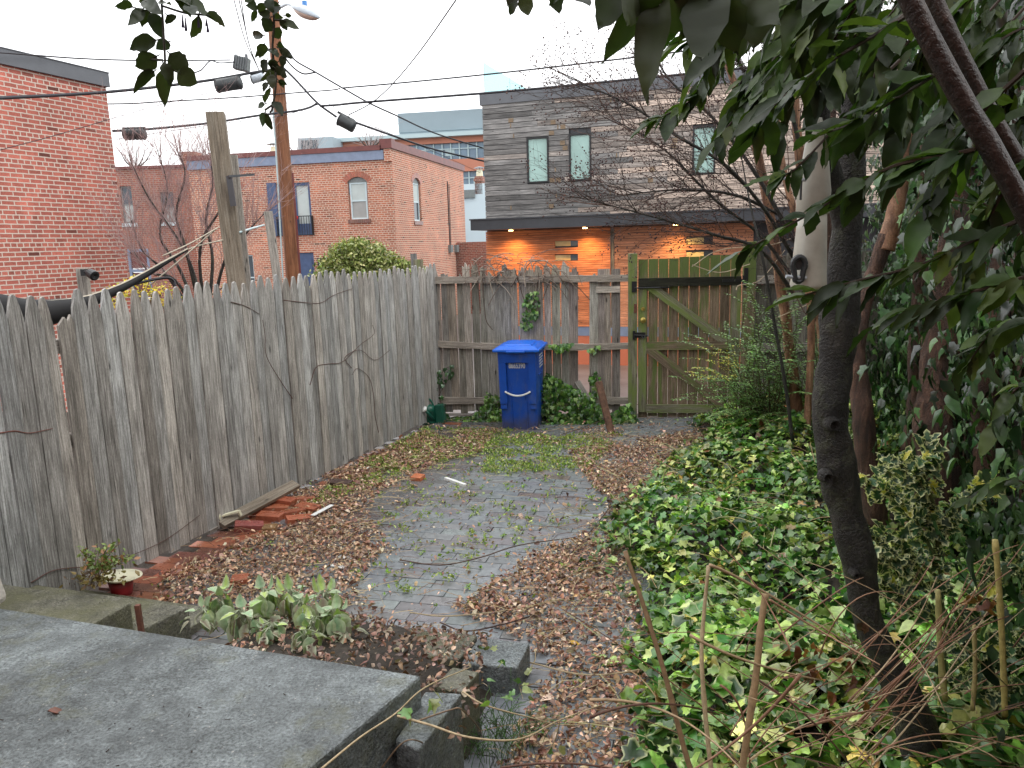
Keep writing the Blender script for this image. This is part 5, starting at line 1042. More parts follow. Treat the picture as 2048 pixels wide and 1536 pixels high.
ivy_patch(BF, [[(862,780),(870,745),(905,728),(905,750),(880,775)], [(860,850),(868,800),(885,790),(900,850)]], 150, .045, 'thin dark ivy in the corner above the watering can', [(.03,.08,.03),(.05,.12,.04)], (.04, .12))
ivy_patch(BF, [[(890,860),(960,820),(975,780),(1000,790),(1003,855),(940,868)]], 420, .045, 'low ivy between the watering can and the blue bin', G1, (.05, .3))
ivy_patch(BF, [[(1180,800),(1178,755),(1192,740),(1205,760),(1196,800)], [(1165,700),(1200,690),(1190,705)]], 70, .05, 'narrow ivy tuft climbing the gap above the leaning logs', G1, (.03, .1))
# ---------------------------------------------------------------- ivy on the right side fence and on trunks
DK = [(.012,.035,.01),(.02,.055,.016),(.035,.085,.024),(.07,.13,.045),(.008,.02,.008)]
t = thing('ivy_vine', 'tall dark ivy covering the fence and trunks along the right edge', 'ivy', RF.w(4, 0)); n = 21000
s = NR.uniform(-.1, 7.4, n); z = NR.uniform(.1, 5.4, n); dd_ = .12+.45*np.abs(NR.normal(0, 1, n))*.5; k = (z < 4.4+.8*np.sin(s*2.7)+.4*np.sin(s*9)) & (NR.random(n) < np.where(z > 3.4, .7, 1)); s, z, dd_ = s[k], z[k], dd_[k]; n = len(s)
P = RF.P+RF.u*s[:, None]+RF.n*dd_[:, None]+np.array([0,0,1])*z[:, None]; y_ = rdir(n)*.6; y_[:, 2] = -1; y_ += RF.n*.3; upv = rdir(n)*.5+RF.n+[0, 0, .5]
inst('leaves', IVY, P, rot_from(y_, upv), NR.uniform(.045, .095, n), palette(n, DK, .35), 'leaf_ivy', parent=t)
b = MB()
for _ in range(40): s0_ = R.uniform(.5, 7); zz = R.uniform(0, 1); l_ = R.uniform(1, 3); pts = [RF.w(s0_+.2*sin(k*1.3+s0_), zz+l_*k/6, .15+.05*R.random()) for k in range(7)]; b.tube(smooth_path(pts, 3), R.uniform(.006, .02), 5, (.07,.04,.025))
b.build('stem', 'twig', t)
# ---------------------------------------------------------------- trees with visible stems
def stem(P, r, mt, name, par, n=10, k=6, lump=.06, col=(1,1,1)):
    pts = smooth_path([aY(*p) if len(p) == 3 else p for p in P], k); k2 = 3 if r[0] > .04 else 1; pf = []
    for a_, b_ in zip(pts, pts[1:]): pf += [lerp(a_, b_, i/k2) for i in range(k2)]
    pf.append(pts[-1]); rr = rads(r, len(pf)); rm = r[0]; ph = R.uniform(0, 99)
    pf = [p+rm*.22*np.array([mnoise.noise(Vector((p[2]*3.1, ph, 0))), mnoise.noise(Vector((p[2]*3.1, ph+9, 0))), 0]) for p in pf]
    b = MB(); b.tube(pf, rr, n*(2 if rm > .04 else 1), col); n_ = n*(2 if rm > .04 else 1)
    for i, v in enumerate(b.v):
        c_ = pf[min(i//n_, len(pf)-1)]; d_ = np.array(v)-c_; nz1 = mnoise.noise(Vector(v)*6.+Vector((ph, 0, 0)))*1.1+mnoise.noise(Vector(v)*19.)*.5; b.v[i] = tuple(c_+d_*(1+nz1*lump*3.2))
    return b.build(name, mt, par, smooth=True), pts
def twigs(mb, pods, base, d, L_, r, lvl, col, droop=0., curl=.25, nseg=6, up=.15, podp=.5, kids=(3, 5)):
    p = np.array(base); d = norm(np.array(d)); pts = [p]; dirs = [d]
    for i in range(nseg):
        d = norm(d+np.array([R.gauss(0, curl*.35), R.gauss(0, curl*.35), R.gauss(up*.2-droop*.2, curl*.3)])); p = p+d*L_/nseg; pts.append(p); dirs.append(d)
    mb.tube(pts, rads([r, r*.35], len(pts)), 4 if lvl > 1 else 3, col, cap=False)
    if lvl == 0:
        if pods is not None and R.random() < podp:
            for _ in range(R.randint(3, 7)): pods.append(p+np.array([R.gauss(0, .03), R.gauss(0, .03), R.gauss(0, .03)]))
        return
    for _ in range(R.randint(*kids)):
        i = R.randint(1, nseg); ax = rdir(1)[0]; nd = norm(dirs[i]*1.0+ax*.75); twigs(mb, pods, pts[i], nd, L_*R.uniform(.35, .65), r*.5, lvl-1, col, droop, curl, nseg, up, podp, kids)
t = thing('crape_myrtle', 'bare multi stemmed crape myrtle with cinnamon bark and dark seed pods beyond the gate side', 'tree', az(1600, 870))
limbs = [([(1612,905,6.6),(1618,780,6.6),(1622,640,6.6),(1600,480,6.7),(1560,300,6.8),(1545,120,6.9),(1520,-60,7)], [.034,.03,.02], 'bark_cinnamon'),
 ([(1600,880,7.3),(1580,700,7.3),(1560,560,7.3),(1535,400,7.3),(1500,250,7.3),(1440,90,7.4),(1400,-60,7.5)], [.055,.045,.018], 'bark_cinnamon'),
 ([(1640,870,7.0),(1650,700,7),(1625,560,7),(1610,400,7),(1590,200,7),(1600,60,7),(1590,-80,7)], [.06,.045,.02], 'bark_cinnamon'),
 ([(1660,880,7.0),(1668,700,7),(1655,560,7),(1660,330,7),(1670,150,7),(1690,-80,7)], [.05,.04,.02], 'bark_shaggy'),
 ([(1590,520,7.2),(1530,420,7.0),(1450,330,6.8),(1350,270,6.7),(1260,210,6.6),(1170,170,6.6)], [.02,.014,.005], 'bark_dark'),
 ([(1590,560,7.2),(1520,470,7.1),(1430,400,7.),(1330,300,7.),(1230,240,7.1)], [.018,.012,.004], 'bark_dark'),
 ([(1600,500,7.1),(1500,330,7.2),(1420,230,7.3),(1340,160,7.4),(1280,60,7.5)], [.02,.014,.005], 'bark_dark'),
 ([(1590,590,7.1),(1520,500,6.8),(1430,470,6.6),(1330,440,6.5),(1180,400,6.5)], [.02,.013,.004], 'bark_dark'),
 ([(1560,430,7.3),(1470,390,7.1),(1360,380,7.),(1240,390,6.9)], [.018,.012,.004], 'bark_dark'),
 ([(1560,350,7.2),(1510,180,7.2),(1430,60,7.2),(1360,-30,7.3)], [.022,.016,.006], 'bark_dark'),
 ([(1610,330,7.),(1560,150,6.9),(1500,30,6.8),(1460,-60,6.8)], [.02,.015,.006], 'bark_dark'),
 ([(1640,400,6.9),(1700,200,6.8),(1780,50,6.8),(1820,-60,6.8)], [.025,.018,.01], 'bark_shaggy')]
tb = MB(); pods = []
for P_, r_, mt in limbs:
    o, pts = stem(P_, r_, mt, 'limb' if r_[0] < .03 else 'trunk', t, 8, 5, .04); N_ = len(pts)
    for i in range(int(N_*.3), N_):
        for _ in range(2 if mt == 'bark_dark' else 1):
            d = norm(pts[min(i+1, N_-1)]-pts[i-1]); nd = norm(d*.9+rdir(1)[0]*.8+np.array([-.25, 0, .12])); twigs(tb, pods, pts[i], nd, R.uniform(.25, .75), .0045, 2, (.05,.035,.03) if R.random() < .8 else (.11,.06,.045), podp=.35)
tb.build('twigs', 'twig', t)
P = np.array(pods); n = len(P); POD = [(np.array([(0,0,.5),(.4,0,0),(0,.4,0),(-.4,0,0),(0,-.4,0),(0,0,-.5)]), np.array([(0,1,2),(0,2,3),(0,3,4),(0,4,1),(5,2,1),(5,3,2),(5,4,3),(5,1,4)]), np.zeros(6))]
inst('seed_pods', POD, P, rot_from(rdir(n), rdir(n)), NR.uniform(.012, .022, n), palette(n, [(.05,.025,.025),(.1,.05,.04)], .2), 'twig', parent=t); print('pods', n, 'tw', len(tb.v))
t = thing('dark_sapling', 'thin dark leaning sapling stem rising from the ivy beside the gate', 'sapling', az(1580, 862)); stem([(1585,880,6.1),(1572,780,6.1),(1548,640,6.1),(1522,500,6.1),(1505,430,6.2),(1480,300,6.3)], [.016,.012,.005], 'bark_dark', 'trunk', t, 7)
t = thing('cut_tree', 'reddish shaggy trunk directly behind the dark leaning trunk, its pale limb sawn off', 'tree', az(1745, 1075)); stem([(1765,1120,4.4),(1745,1000,4.4),(1728,850,4.4),(1712,700,4.5),(1735,580,4.6),(1775,470,4.6)], [.075,.062,.05,.045], 'bark_shaggy', 'trunk', t, 12); stem([(1770,500,4.6),(1792,420,4.6),(1806,330,4.6),(1815,268,4.6)], [.055,.05,.045,.04], 'bark_cinnamon', 'limb', t, 12)
t = thing('shaggy_tree', 'thick dark shaggy trunk wrapped in ivy near the right edge', 'tree', az(1885, 1000)); o, pA = stem([(1885,1060,4.2),(1872,900,4.2),(1872,750,4.3),(1895,600,4.4),(1920,430,4.5),(1950,250,4.6),(1955,60,4.7),(1960,-100,4.8)], [.13,.1,.09,.07], 'bark_shaggy', 'trunk', t, 14); o, pB = stem([(1990,1000,3.9),(1975,800,3.9),(1995,600,3.9),(2010,400,4.),(2030,100,4.1)], [.08,.06,.05], 'bark_shaggy', 'trunk', t, 10)
o, pC = stem([(1820,900,5.2),(1838,600,5.2),(1850,350,5.2),(1860,150,5.2),(1850,-60,5.2)], [.05,.04,.03], 'bark_shaggy', 'trunk', t, 10)
PP = []
for pts in (pA, pB, pC):
    for p in pts:
        if p[2] > .9 and (p[2] > 2.3 or R.random() < .12):
            for _ in range(34): a = R.uniform(0, 6.28); r_ = R.uniform(.06, .3); PP.append(p+[cos(a)*r_, sin(a)*r_*.8, R.uniform(-.12, .12)])
P = np.array(PP); P = P[NR.random(len(P)) < .8]; n = len(P); y_ = rdir(n)*.6; y_[:, 2] = -1; upv = rdir(n)*.5+np.array([-.5, -.8, .5]); inst('ivy_leaves', IVY, P, rot_from(y_, upv), NR.uniform(.045, .09, n), palette(n, [(.05,.11,.05),(.09,.17,.08),(.13,.22,.11),(.03,.07,.03)], .3), 'leaf_ivy', parent=t)
# ---------------------------------------------------------------- the near evergreen tree
t = thing('evergreen_tree', 'near leaning dark barked evergreen tree with glossy leaves overhanging from the right', 'tree', aY(1925, 1689, 2.25))
def px_r(w_, Y): return w_/2*Y/FL
tr_, pts = stem([(1925,1700,2.25),(1858,1536,2.25),(1810,1407,2.25),(1763,1298,2.25),(1729,1190,2.25),(1707,1081,2.25),(1680,972,2.25),(1660,863,2.25),(1672,720,2.25),(1676,640,2.25),(1686,560,2.25)], [px_r(w_, 2.25) for w_ in (118,90,76,64,62,72,76,72,64,72,60)], 'bark_dark', 'trunk', t, 18, 8, .07)
stem([(1688,580,2.25),(1696,480,2.25),(1702,380,2.25),(1700,280,2.25),(1708,150,2.25),(1722,0,2.25),(1730,-120,2.25)], [px_r(w_, 2.25) for w_ in (70,54,50,46,44,40)], 'bark_dark', 'limb', t, 14, 7, .04); stem([(1694,560,2.25),(1688,450,2.25),(1664,370,2.2),(1644,300,2.15),(1636,220,2.1),(1640,120,2.1),(1625,-60,2.1)], [px_r(w_, 2.2) for w_ in (58,48,44,44,40,34)], 'bark_dark', 'limb', t, 12, 7, .04)
for (x, y, Y, s_) in ((1655,955,2.185,.018),(1668,850,2.185,.02),(1712,1150,2.19,.012)): b = MB(); b.lathe([(s_*1.3, -.025), (s_*1.1, -.004), (s_*.75, .01), (s_*.45, .002), (0, -.004)], aY(x, y, Y), 12, Rx(pi/2) @ Rz(.4)); b.build('knot', 'bark_dark', t, smooth=True)
br = []
_, q1 = stem([(1790,-60,1.0),(1850,60,1.),(1920,190,1.),(1985,300,1.),(2060,440,1.),(2120,560,1.)], [.0125,.013,.013], 'bark_brown', 'branch', t, 10, 7, .04); _, q2 = stem([(1840,-60,1.15),(1905,80,1.15),(1965,200,1.15),(2030,310,1.15),(2090,400,1.15)], [.012,.012,.012], 'bark_brown', 'branch', t, 10, 7, .04)
sprays = [([(1985,290,1.0),(1900,310,1.02),(1780,335,1.05),(1650,410,1.1),(1500,495,1.15)], 13, .078), ([(2060,430,1.),(1950,480,1.05),(1840,530,1.1),(1720,560,1.15),(1610,590,1.2)], 13, .08), ([(2100,540,1.1),(1960,580,1.15),(1850,610,1.2),(1760,650,1.25)], 10, .075),
 ([(1830,20,1.),(1750,70,1.1),(1650,130,1.2),(1560,200,1.25),(1510,260,1.3)], 15, .085), ([(1740,-30,1.4),(1640,60,1.45),(1580,150,1.5),(1560,260,1.5)], 14, .08), ([(1900,130,1.),(1820,180,1.1),(1720,240,1.2),(1640,270,1.3)], 12, .08), ([(2050,140,1.),(1960,230,1.05),(1900,340,1.1),(1860,420,1.1)], 11, .08),
 ([(2100,280,1.1),(2020,360,1.15),(1960,480,1.2),(1930,560,1.2)], 11, .08), ([(1700,-50,1.2),(1560,10,1.2),(1450,50,1.2),(1380,80,1.2)], 12, .075), ([(2100,640,1.2),(2000,650,1.25),(1940,720,1.3)], 8, .07), ([(1880,-30,1.3),(1780,60,1.3),(1740,180,1.3),(1690,260,1.35)], 12, .08),
 ([(1980,-40,1.2),(1900,40,1.25),(1840,120,1.3),(1800,260,1.3)], 13, .085), ([(2080,40,1.3),(1990,90,1.35),(1930,180,1.4),(1890,250,1.4)], 12, .085), ([(2100,400,1.5),(2020,440,1.5),(1960,400,1.5)], 8, .08), ([(1620,-50,.95),(1520,0,.95),(1440,10,.95)], 9, .07), ([(2100,760,1.5),(2030,780,1.5),(1990,850,1.5)], 8, .07), ([(2090,980,1.6),(2010,960,1.6),(1930,1000,1.65)], 9, .07), ([(1600,-60,1.6),(1500,40,1.6),(1440,130,1.6)], 10, .075), ([(1800,-60,1.7),(1680,40,1.7),(1600,90,1.7),(1560,60,1.7)], 12, .08)]
for a in range(16): 
    x0 = R.uniform(1480, 2090); y0 = R.uniform(-60, 60); Y0 = R.uniform(1.4, 2.1); sprays.append(([(x0, y0, Y0), (x0-60, y0+70, Y0), (x0-110, y0+150, Y0+.05), (x0-R.uniform(100, 190), y0+R.uniform(180, 260), Y0+.05)], 12, .085))
sprays += [([(1700,-60,.9),(1600,-10,.9),(1500,40,.9),(1420,120,.92)], 12, .075), ([(1560,-60,.8),(1480,-10,.8),(1400,20,.8),(1330,30,.8)], 10, .06), ([(1900,-60,1.8),(1880,60,1.8),(1840,180,1.8)], 12, .09), ([(2100,60,1.7),(2020,160,1.75),(1990,300,1.8)], 13, .09), ([(2100,200,1.6),(2030,260,1.6),(1990,420,1.65)], 13, .09), ([(1760,-60,1.9),(1720,100,1.9),(1650,200,1.9)], 12, .09), ([(2000,-60,1.9),(1960,60,1.9),(1900,180,1.95)], 13, .09), ([(2100,330,1.9),(2050,500,1.9),(2040,620,1.9)], 12, .08), ([(1800,120,1.5),(1730,190,1.5),(1600,330,1.5),(1560,350,1.5)], 10, .075)]
LP, LY, LU, LS = [], [], [], []; tw = MB()
def spray(P_, nl, ln, rt=.0035):
    pts = smooth_path([aY(*p) for p in P_], 8); tw.tube(pts, rads([rt, rt*.4], len(pts)), 5, (.035,.022,.014)); M__ = len(pts)
    for i in range(nl*2):
        j = min(M__-2, int(M__*(.12+.88*i/(nl*2)))); d = norm(pts[j+1]-pts[j]); side = norm(np.cross(d, [0,0,1.]))*(1 if i % 2 else -1); sg = d*.75+side*.55+np.array([0,0,R.uniform(-.75, .25)])+rdir(1)[0]*.3
        LP.append(pts[j]); LY.append(norm(sg)); LU.append(np.array([0, -.25, 1.])+rdir(1)[0]*.45); l_ = ln*.85*R.uniform(.6, 1.25)*(1 if i < nl*1.7 else .8); LS.append((l_*R.uniform(.8, 1.05), l_, l_))
    LP.append(pts[-1]); LY.append(norm(pts[-1]-pts[-3])); LU.append(np.array([0,-.2,1.])); LS.append((ln, ln, ln))
for a in sprays: spray(*a)
tw.build('twigs', 'twig', t); n = len(LP); LEAFG = [(.022,.038,.011),(.032,.054,.014),(.017,.032,.01),(.055,.085,.018)]
inst('leaves', OV, np.array(LP), rot_from(np.array(LY), np.array(LU)), np.array(LS), palette(n, LEAFG, .2), 'leaf_gloss', parent=t, smooth=True)
# ---------------------------------------------------------------- hanging sprigs at the top
def sprig(stems, leaves, Y, label, berries=(), hw_=.21):
    A = aY(*stems[0][0], Y); t = thing('hanging_sprig', label, 'leafy sprig', A, 'leafy sprigs hanging into the sky'); b = MB()
    for s_ in stems: pp = smooth_path([aY(x, y, Y+R.uniform(-.01, .01)) for x, y in s_], 5); b.tube(pp, .0016*Y/1.1, 5, (.03,.025,.015))
    P, Yd, U, Sz = [], [], [], []
    for (x0, y0, x1, y1, w_) in leaves:
        dY = R.uniform(-.03, .03); a = aY(x0, y0, Y+R.uniform(-.01, .01)); c = aY(x1, y1, Y+dY); l_ = np.linalg.norm(c-a); P.append(a); Yd.append(c-a); U.append(norm(CP-a)*R.choice([1, -1, 1])*.8+rdir(1)[0]*.4+[0,0,.35]); wid = 1.35*w_*Y/FL; Sz.append((wid/.46, l_, l_))
        b.tube([a+norm(a-c)*.004, a+(c-a)*.15], .0009, 4, (.03,.03,.015))
    b.build('twig', 'twig', t); n = len(P)
    inst('leaves', OV, np.array(P), rot_from(np.array(Yd), np.array(U)), np.array(Sz), palette(n, [(.022,.03,.013),(.03,.04,.016),(.02,.028,.013)], .12), 'leaf_gloss', parent=t, smooth=True)
    if berries:
        b = MB()
        for x0, y0, x1, y1 in berries: a, c = aY(x0, y0, Y), aY(x1, y1, Y); b.tube([a, lerp(a, c, .5), c], [.0006, .0014, .0022], 6, (.05,.04,.09))
        b.build('berries', 'twig', t)
q = 1/2.4
Z1 = [(640,35,540,12,42),(690,40,618,120,32),(705,45,680,122,36),(720,60,785,180,60),(800,70,845,120,50),(752,192,612,222,62),(812,200,750,232,36),(755,268,640,325,62),(742,340,640,412,44),(788,330,782,482,58),(812,255,905,350,70),(850,345,948,402,60),(782,300,828,402,48),(822,-10,1005,15,62),(955,70,925,208,40),(992,68,1105,122,42),(775,-5,812,52,44),(690,0,762,50,48),(700,-20,720,60,50),(870,-30,900,40,60),(905,20,930,70,40)]
sprig([[(320,-40),(325,30),(328,80),(330,125),(325,140)], [(325,12),(370,26),(410,30),(435,32)], [(325,120),(300,118)]], [tuple(v*q if i < 4 else v*q*1.05 for i, v in enumerate(l)) for l in Z1], 1.1, 'dark leafy sprig with tiny hanging buds at the top left, left of the pole', [tuple(v*q for v in l) for l in ((876,70,878,132),(890,85,893,148),(950,85,955,132),(990,90,992,125),(995,110,998,155))])
Z7 = [(550,362,398,352,62),(480,60,405,58,80),(470,90,425,250,50),(540,100,600,190,70),(620,185,560,330,100),(640,172,740,168,60),(742,205,912,292,52),(722,200,795,315,48),(770,158,838,158,34),(650,290,730,400,90),(560,445,500,590,90),(690,455,735,470,60),(700,490,860,605,60),(585,612,515,745,90),(655,690,806,785,80),(700,840,805,850,50),(700,820,762,890,45),(590,845,535,920,60),(605,900,560,1050,95),(562,1065,475,1090,60),(650,1035,745,1165,80),(562,1150,515,1312,70),(572,1150,628,1345,62),(680,720,560,800,80),(745,560,745,700,50),(640,600,660,740,90),(560,30,500,130,80),(700,30,640,90,70),(600,-20,620,100,90),(690,640,620,720,70),(710,60,640,150,50),(520,500,470,580,40),(600,500,700,560,80),(450,-30,355,15,60),(620,760,640,900,70)]
sprig([[(540,-40),(548,40),(545,100),(552,160),(545,215),(540,225)], [(548,40),(580,42)], [(545,210),(530,220)]], [(a/5.12+420, b_/5.12, c/5.12+420, d/5.12, w_/5.12) for a, b_, c, d, w_ in Z7], 1.45, 'long dark leafy sprig hanging right in front of the utility pole')
sprig([[(1400,-40),(1330,-20),(1260,-5),(1190,-10)]], [(1352,-30,1190,112,62),(1325,-20,1282,196,54),(1290,-40,1235,60,50),(1240,-30,1195,60,44),(1400,-30,1330,70,60),(1440,-30,1470,110,60),(1420,-40,1400,120,60),(1480,-30,1560,60,60),(1500,-40,1510,100,60),(1360,-40,1430,40,60)], .6, 'very near large dark leaves poking down at the top centre, over the clad house roof')
sprig([[(1010,-40),(1030,-10),(1060,-20),(1115,-12)]], [(1040,-20,1010,28,26),(1045,-15,1058,34,24),(1035,-20,1012,5,20),(1110,-20,1118,28,22),(1130,-25,1095,10,22),(1150,-20,1180,8,24)], .9, 'few small spiky leaf tips at the top edge, left of the nearest leaves')
# ---------------------------------------------------------------- bird feeder
FT_, FB_ = aY(1636, 236, 2.0), aY(1616, 578, 2.0); t = thing('bird_feeder', 'cream plastic tube bird feeder hanging tilted in front of the forked trunk', 'bird feeder', FB_); d = norm(FT_-FB_); Lf = np.linalg.norm(FT_-FB_); sx_ = norm(np.cross(d, [0,1.,0])); Mf = np.stack([sx_, np.cross(d, sx_), d], 1)
b = MB(); b.lathe([(.042, 0), (.046, .012), (.044, .03), (.042, .08), (.038, .15), (.036, .19)], FB_, 24, Mf); b.build('lower_tube', 'feeder_plastic', t, smooth=True); b = MB(); b.lathe([(.036, .19), (.041, .195), (.042, .25), (.038, .28), (.027, .37), (.016, Lf-.02), (.01, Lf)], FB_, 24, Mf); b.build('upper_tube', 'feeder_plastic', t, smooth=True)
def fp(an, z_, r_): return FB_+Mf @ np.array([r_*cos(an), r_*sin(an), z_])
cam_an = math.atan2(*(Mf.T @ (CP-FB_))[[1, 0]])
def fpx(x, y, Y=1.957): return aY(x, y, Y)
b = MB(); an = None
for (x, y) in ((1598, 530),): 
    Pc = fpx(x, y); ring_ = [Pc+np.array([.016*cos(a_), -.0, .02*sin(a_)-(.022 if sin(a_) < -.8 else 0)]) for a_ in np.linspace(0, 2*pi, 19)]; b.tube(ring_, .0075, 8)
    b.lathe([(0, 0), (.013, 0), (.013, .004), (0, .004)], Pc+[0, .004, 0], 14, Rx(pi/2))
b.build('feeding_port', 'case_dark', t); b = MB()
b.tube([fpx(1572, 553), fpx(1612, 556)], .0045, 8); b.tube([fpx(1551, 356), fpx(1612, 360)], .004, 8); b.build('perch', 'lamp_grey', t); b = MB(); b.tube([fpx(1604, 335), fpx(1601, 400)], .003, 6); b.build('side_clip', 'case_dark', t); b = MB(); b.tube([FT_, aY(1640, 120, 2.1)], .0015, 5); b.build('hanger_wire', 'pale_metal', t)
# ---------------------------------------------------------------- privet beside the gate
t = thing('privet_shrub', 'arching fine leaved green shrub covering the hinge side of the gate', 'shrub', az(1560, 858)); b = MB(); LP, LY, LU = [], [], []
for i in range(150):
    sx0 = R.uniform(1470, 1680); a = az(sx0, R.uniform(845, 880)); Yt = R.uniform(6.3, 7.5); u_ = R.random(); tx = R.uniform(1420, 1660) if u_ < .6 else R.uniform(1335, 1500); ty = R.uniform(560, 860) if tx > 1450 else R.uniform(660, 850); c = aY(tx, ty, Yt); c[2] = max(c[2], .15); m_ = (a+c)/2+np.array([R.gauss(0, .1), 0, .25+.25*max(0, c[2]-.3)]); pts = curve3(a, m_, c, 12); b.tube(pts, rads([.005, .0015], 12), 4, (.12,.08,.05))
    for j in range(3, 12):
        for w_ in range(4):
            p = lerp(pts[j-1], pts[j], (w_+.5)/4); dd_ = norm(pts[j]-pts[j-1]); sd_ = norm(np.cross(dd_, [0,0,1.]))
            for sg in (-1, 1): LP.append(p); LY.append(sd_*sg+dd_*.5+rdir(1)[0]*.3); LU.append(np.array([0, 0, 1.])+rdir(1)[0]*.4)
b.build('stems', 'twig', t); n = len(LP); c_ = palette(n, [(.1,.22,.05),(.16,.3,.07),(.24,.38,.13),(.07,.15,.04)], .25); X_, Y_ = proj(np.array(LP)); yel = inpoly(X_, Y_, [(1380,690),(1480,690),(1470,760),(1360,760)]) & (NR.random(n) < .6); c_[yel] = palette(int(yel.sum()), [(.5,.45,.05),(.35,.4,.06)], .2)
inst('leaves', SMALL, np.array(LP), rot_from(np.array(LY), np.array(LU)), NR.uniform(.02, .038, n), c_, 'leaf_small', parent=t); print('privet', n)
# ---------------------------------------------------------------- variegated holly
t = thing('variegated_holly', 'variegated holly bush with cream edged spiny leaves right of the dark trunk', 'shrub', az(1880, 1400)); b = MB(); LP, LY, LU = [], [], []
hs_ = [[(1880,1500,2.6),(1890,1300,2.6),(1880,1150,2.6),(1860,1020,2.6),(1800,930,2.6)], [(1870,1100,2.6),(1920,1010,2.6),(1990,970,2.6)], [(1875,1120,2.6),(1810,1010,2.55),(1740,960,2.5)], [(1880,1180,2.6),(1800,1130,2.55),(1730,1110,2.5)], [(1885,1050,2.6),(1850,960,2.6),(1850,900,2.6)], [(1890,1300,2.6),(1960,1180,2.5),(2040,1120,2.5)], [(1885,1250,2.6),(1820,1200,2.6),(1760,1170,2.55)], [(1900,1400,2.5),(1960,1320,2.45),(2040,1290,2.4)], [(1870,1150,2.6),(1780,1080,2.6),(1700,1080,2.55),(1620,1080,2.3)][0:3], [(1900,1350,2.6),(1940,1250,2.7),(1990,1200,2.7)], [(1860,1040,2.65),(1800,1000,2.7),(1770,920,2.7)], [(1900,1420,2.5),(1960,1400,2.4),(2030,1380,2.4)]]
for P_ in hs_:
    pts = smooth_path([aY(*p) for p in P_], 6); b.tube(pts, rads([.007, .003], len(pts)), 6, (.1,.13,.05))
    for j in range(2, len(pts)):
        for _ in range(5): dd_ = norm(pts[j]-pts[j-1]); LP.append(pts[j]+rdir(1)[0]*.02); LY.append(dd_*.4+rdir(1)[0]); LU.append(rdir(1)[0]*.5+[0,-.5,.8])
b.build('stems', 'twig', t, smooth=True); n = len(LP); hc = palette(n, [(.03,.07,.03),(.045,.09,.045),(.06,.11,.06)], .2); ylw = NR.random(n) < .05; hc[ylw] = (.6,.55,.1); inst('leaves', HOLLY, np.array(LP), rot_from(np.array(LY), np.array(LU)), NR.uniform(.042, .066, n), hc, 'leaf_gloss', edge=(.75,.74,.42), parent=t); print('holly', n)
# ---------------------------------------------------------------- cut canes and bramble
def cane(P_, r_, col, label, group, cat='cane', name='cut_cane', tip=None):
    pts = smooth_path([aY(*p) for p in P_], 6); b = MB(); rr = [q*(1.25 if i % 7 == 3 else 1) for i, q in enumerate(rads(r_, len(pts)))]; b.tube(pts, rr, 9, col); o = b.build(name, 'twig', smooth=True); tag(o, label, cat, group)
CG = 'bare canes in the ivy bed'; BR = (.2,.13,.07)
cane([(1420,1640,1.75),(1375,1520,1.8),(1330,1350,1.85),(1290,1220,1.9),(1250,1102,1.95)], [.008,.0055], BR, 'leftmost tall brown cut cane leaning left out of the ivy', CG); cane([(1440,1640,1.75),(1420,1520,1.8),(1404,1340,1.85),(1406,1250,1.88),(1417,1132,1.9)], [.007,.0045], (.38,.3,.18), 'middle pale cut cane standing nearly upright', CG); cane([(1470,1640,1.7),(1490,1500,1.72),(1512,1350,1.75),(1522,1250,1.78),(1531,1188,1.8)], [.0095,.008], (.25,.17,.09), 'right thick cut cane with a splintered top', CG)
cane([(2010,1430,2.1),(2005,1300,2.1),(1998,1180,2.1),(1990,1080,2.1)], [.009,.008], (.4,.33,.12), 'yellowish upright cane at the right edge in front of the holly', CG); cane([(1890,1400,2.2),(1880,1300,2.2),(1876,1180,2.2)], [.01,.008], (.33,.3,.12), 'yellow green upright holly sucker beside the dark trunk', CG); cane([(1945,1420,2.2),(1950,1340,2.2),(1948,1250,2.2)], [.007,.006], (.33,.27,.12), 'short yellow cane between the two holly suckers', CG)
b = MB(); q = aY(1531, 1186, 1.8)
t = thing('bramble_tangle', 'tangle of bare reddish bramble stems in the lower right corner', 'bramble', az(1750, 1536)); b = MB()
def bz(x0, y0, x1, y1, x2, y2, Ya, r_, col, n=12): b.tube(curve3(aY(x0, y0, Ya+R.uniform(-.15, .15)), aY(x1, y1, Ya+R.uniform(-.15, .15)), aY(x2, y2, Ya+R.uniform(-.2, .2)), n), rads([r_, r_*.5], n), 5, col)
CB = [(.42,.32,.2),(.2,.1,.06),(.22,.12,.075),(.1,.05,.035),(.35,.25,.15),(.28,.16,.1)]
for _ in range(62):
    x0 = R.uniform(1450, 2060); y0 = R.uniform(1280, 1560); x2 = x0+R.uniform(120, 430)*R.choice([1, 1, -1]); y2 = y0-R.uniform(-60, 300); bz(x0, y0, (x0+x2)/2+R.uniform(-60, 60), (y0+y2)/2-R.uniform(-60, 120), x2, max(y2, 1090), R.uniform(1.7, 2.3), R.uniform(.001, .0026), R.choice(CB))
for _ in range(14): x0 = R.uniform(1640, 1760); y0 = R.uniform(1400, 1540); bz(x0, y0, x0+120, y0-120, R.uniform(1850, 2060), R.uniform(1080, 1250), 2.0, R.uniform(.002, .0035), R.choice(CB[:3]))
for (a) in ((1180,1400,1350,1390,1480,1536,1.75),(1180,1435,1300,1380,1440,1430,1.8),(1000,1536,1200,1500,1380,1590,1.8),(1420,1130,1500,1160,1700,1290,1.9),(1540,1200,1600,1240,1760,1330,1.8),(1440,1370,1500,1400,1500,1540,1.75),(1500,1350,1640,1430,1720,1560,1.75),(1380,1270,1480,1330,1640,1360,1.8),(1600,1350,1500,1480,1350,1560,1.7)): bz(*a, R.uniform(.003, .005), R.choice(CB))
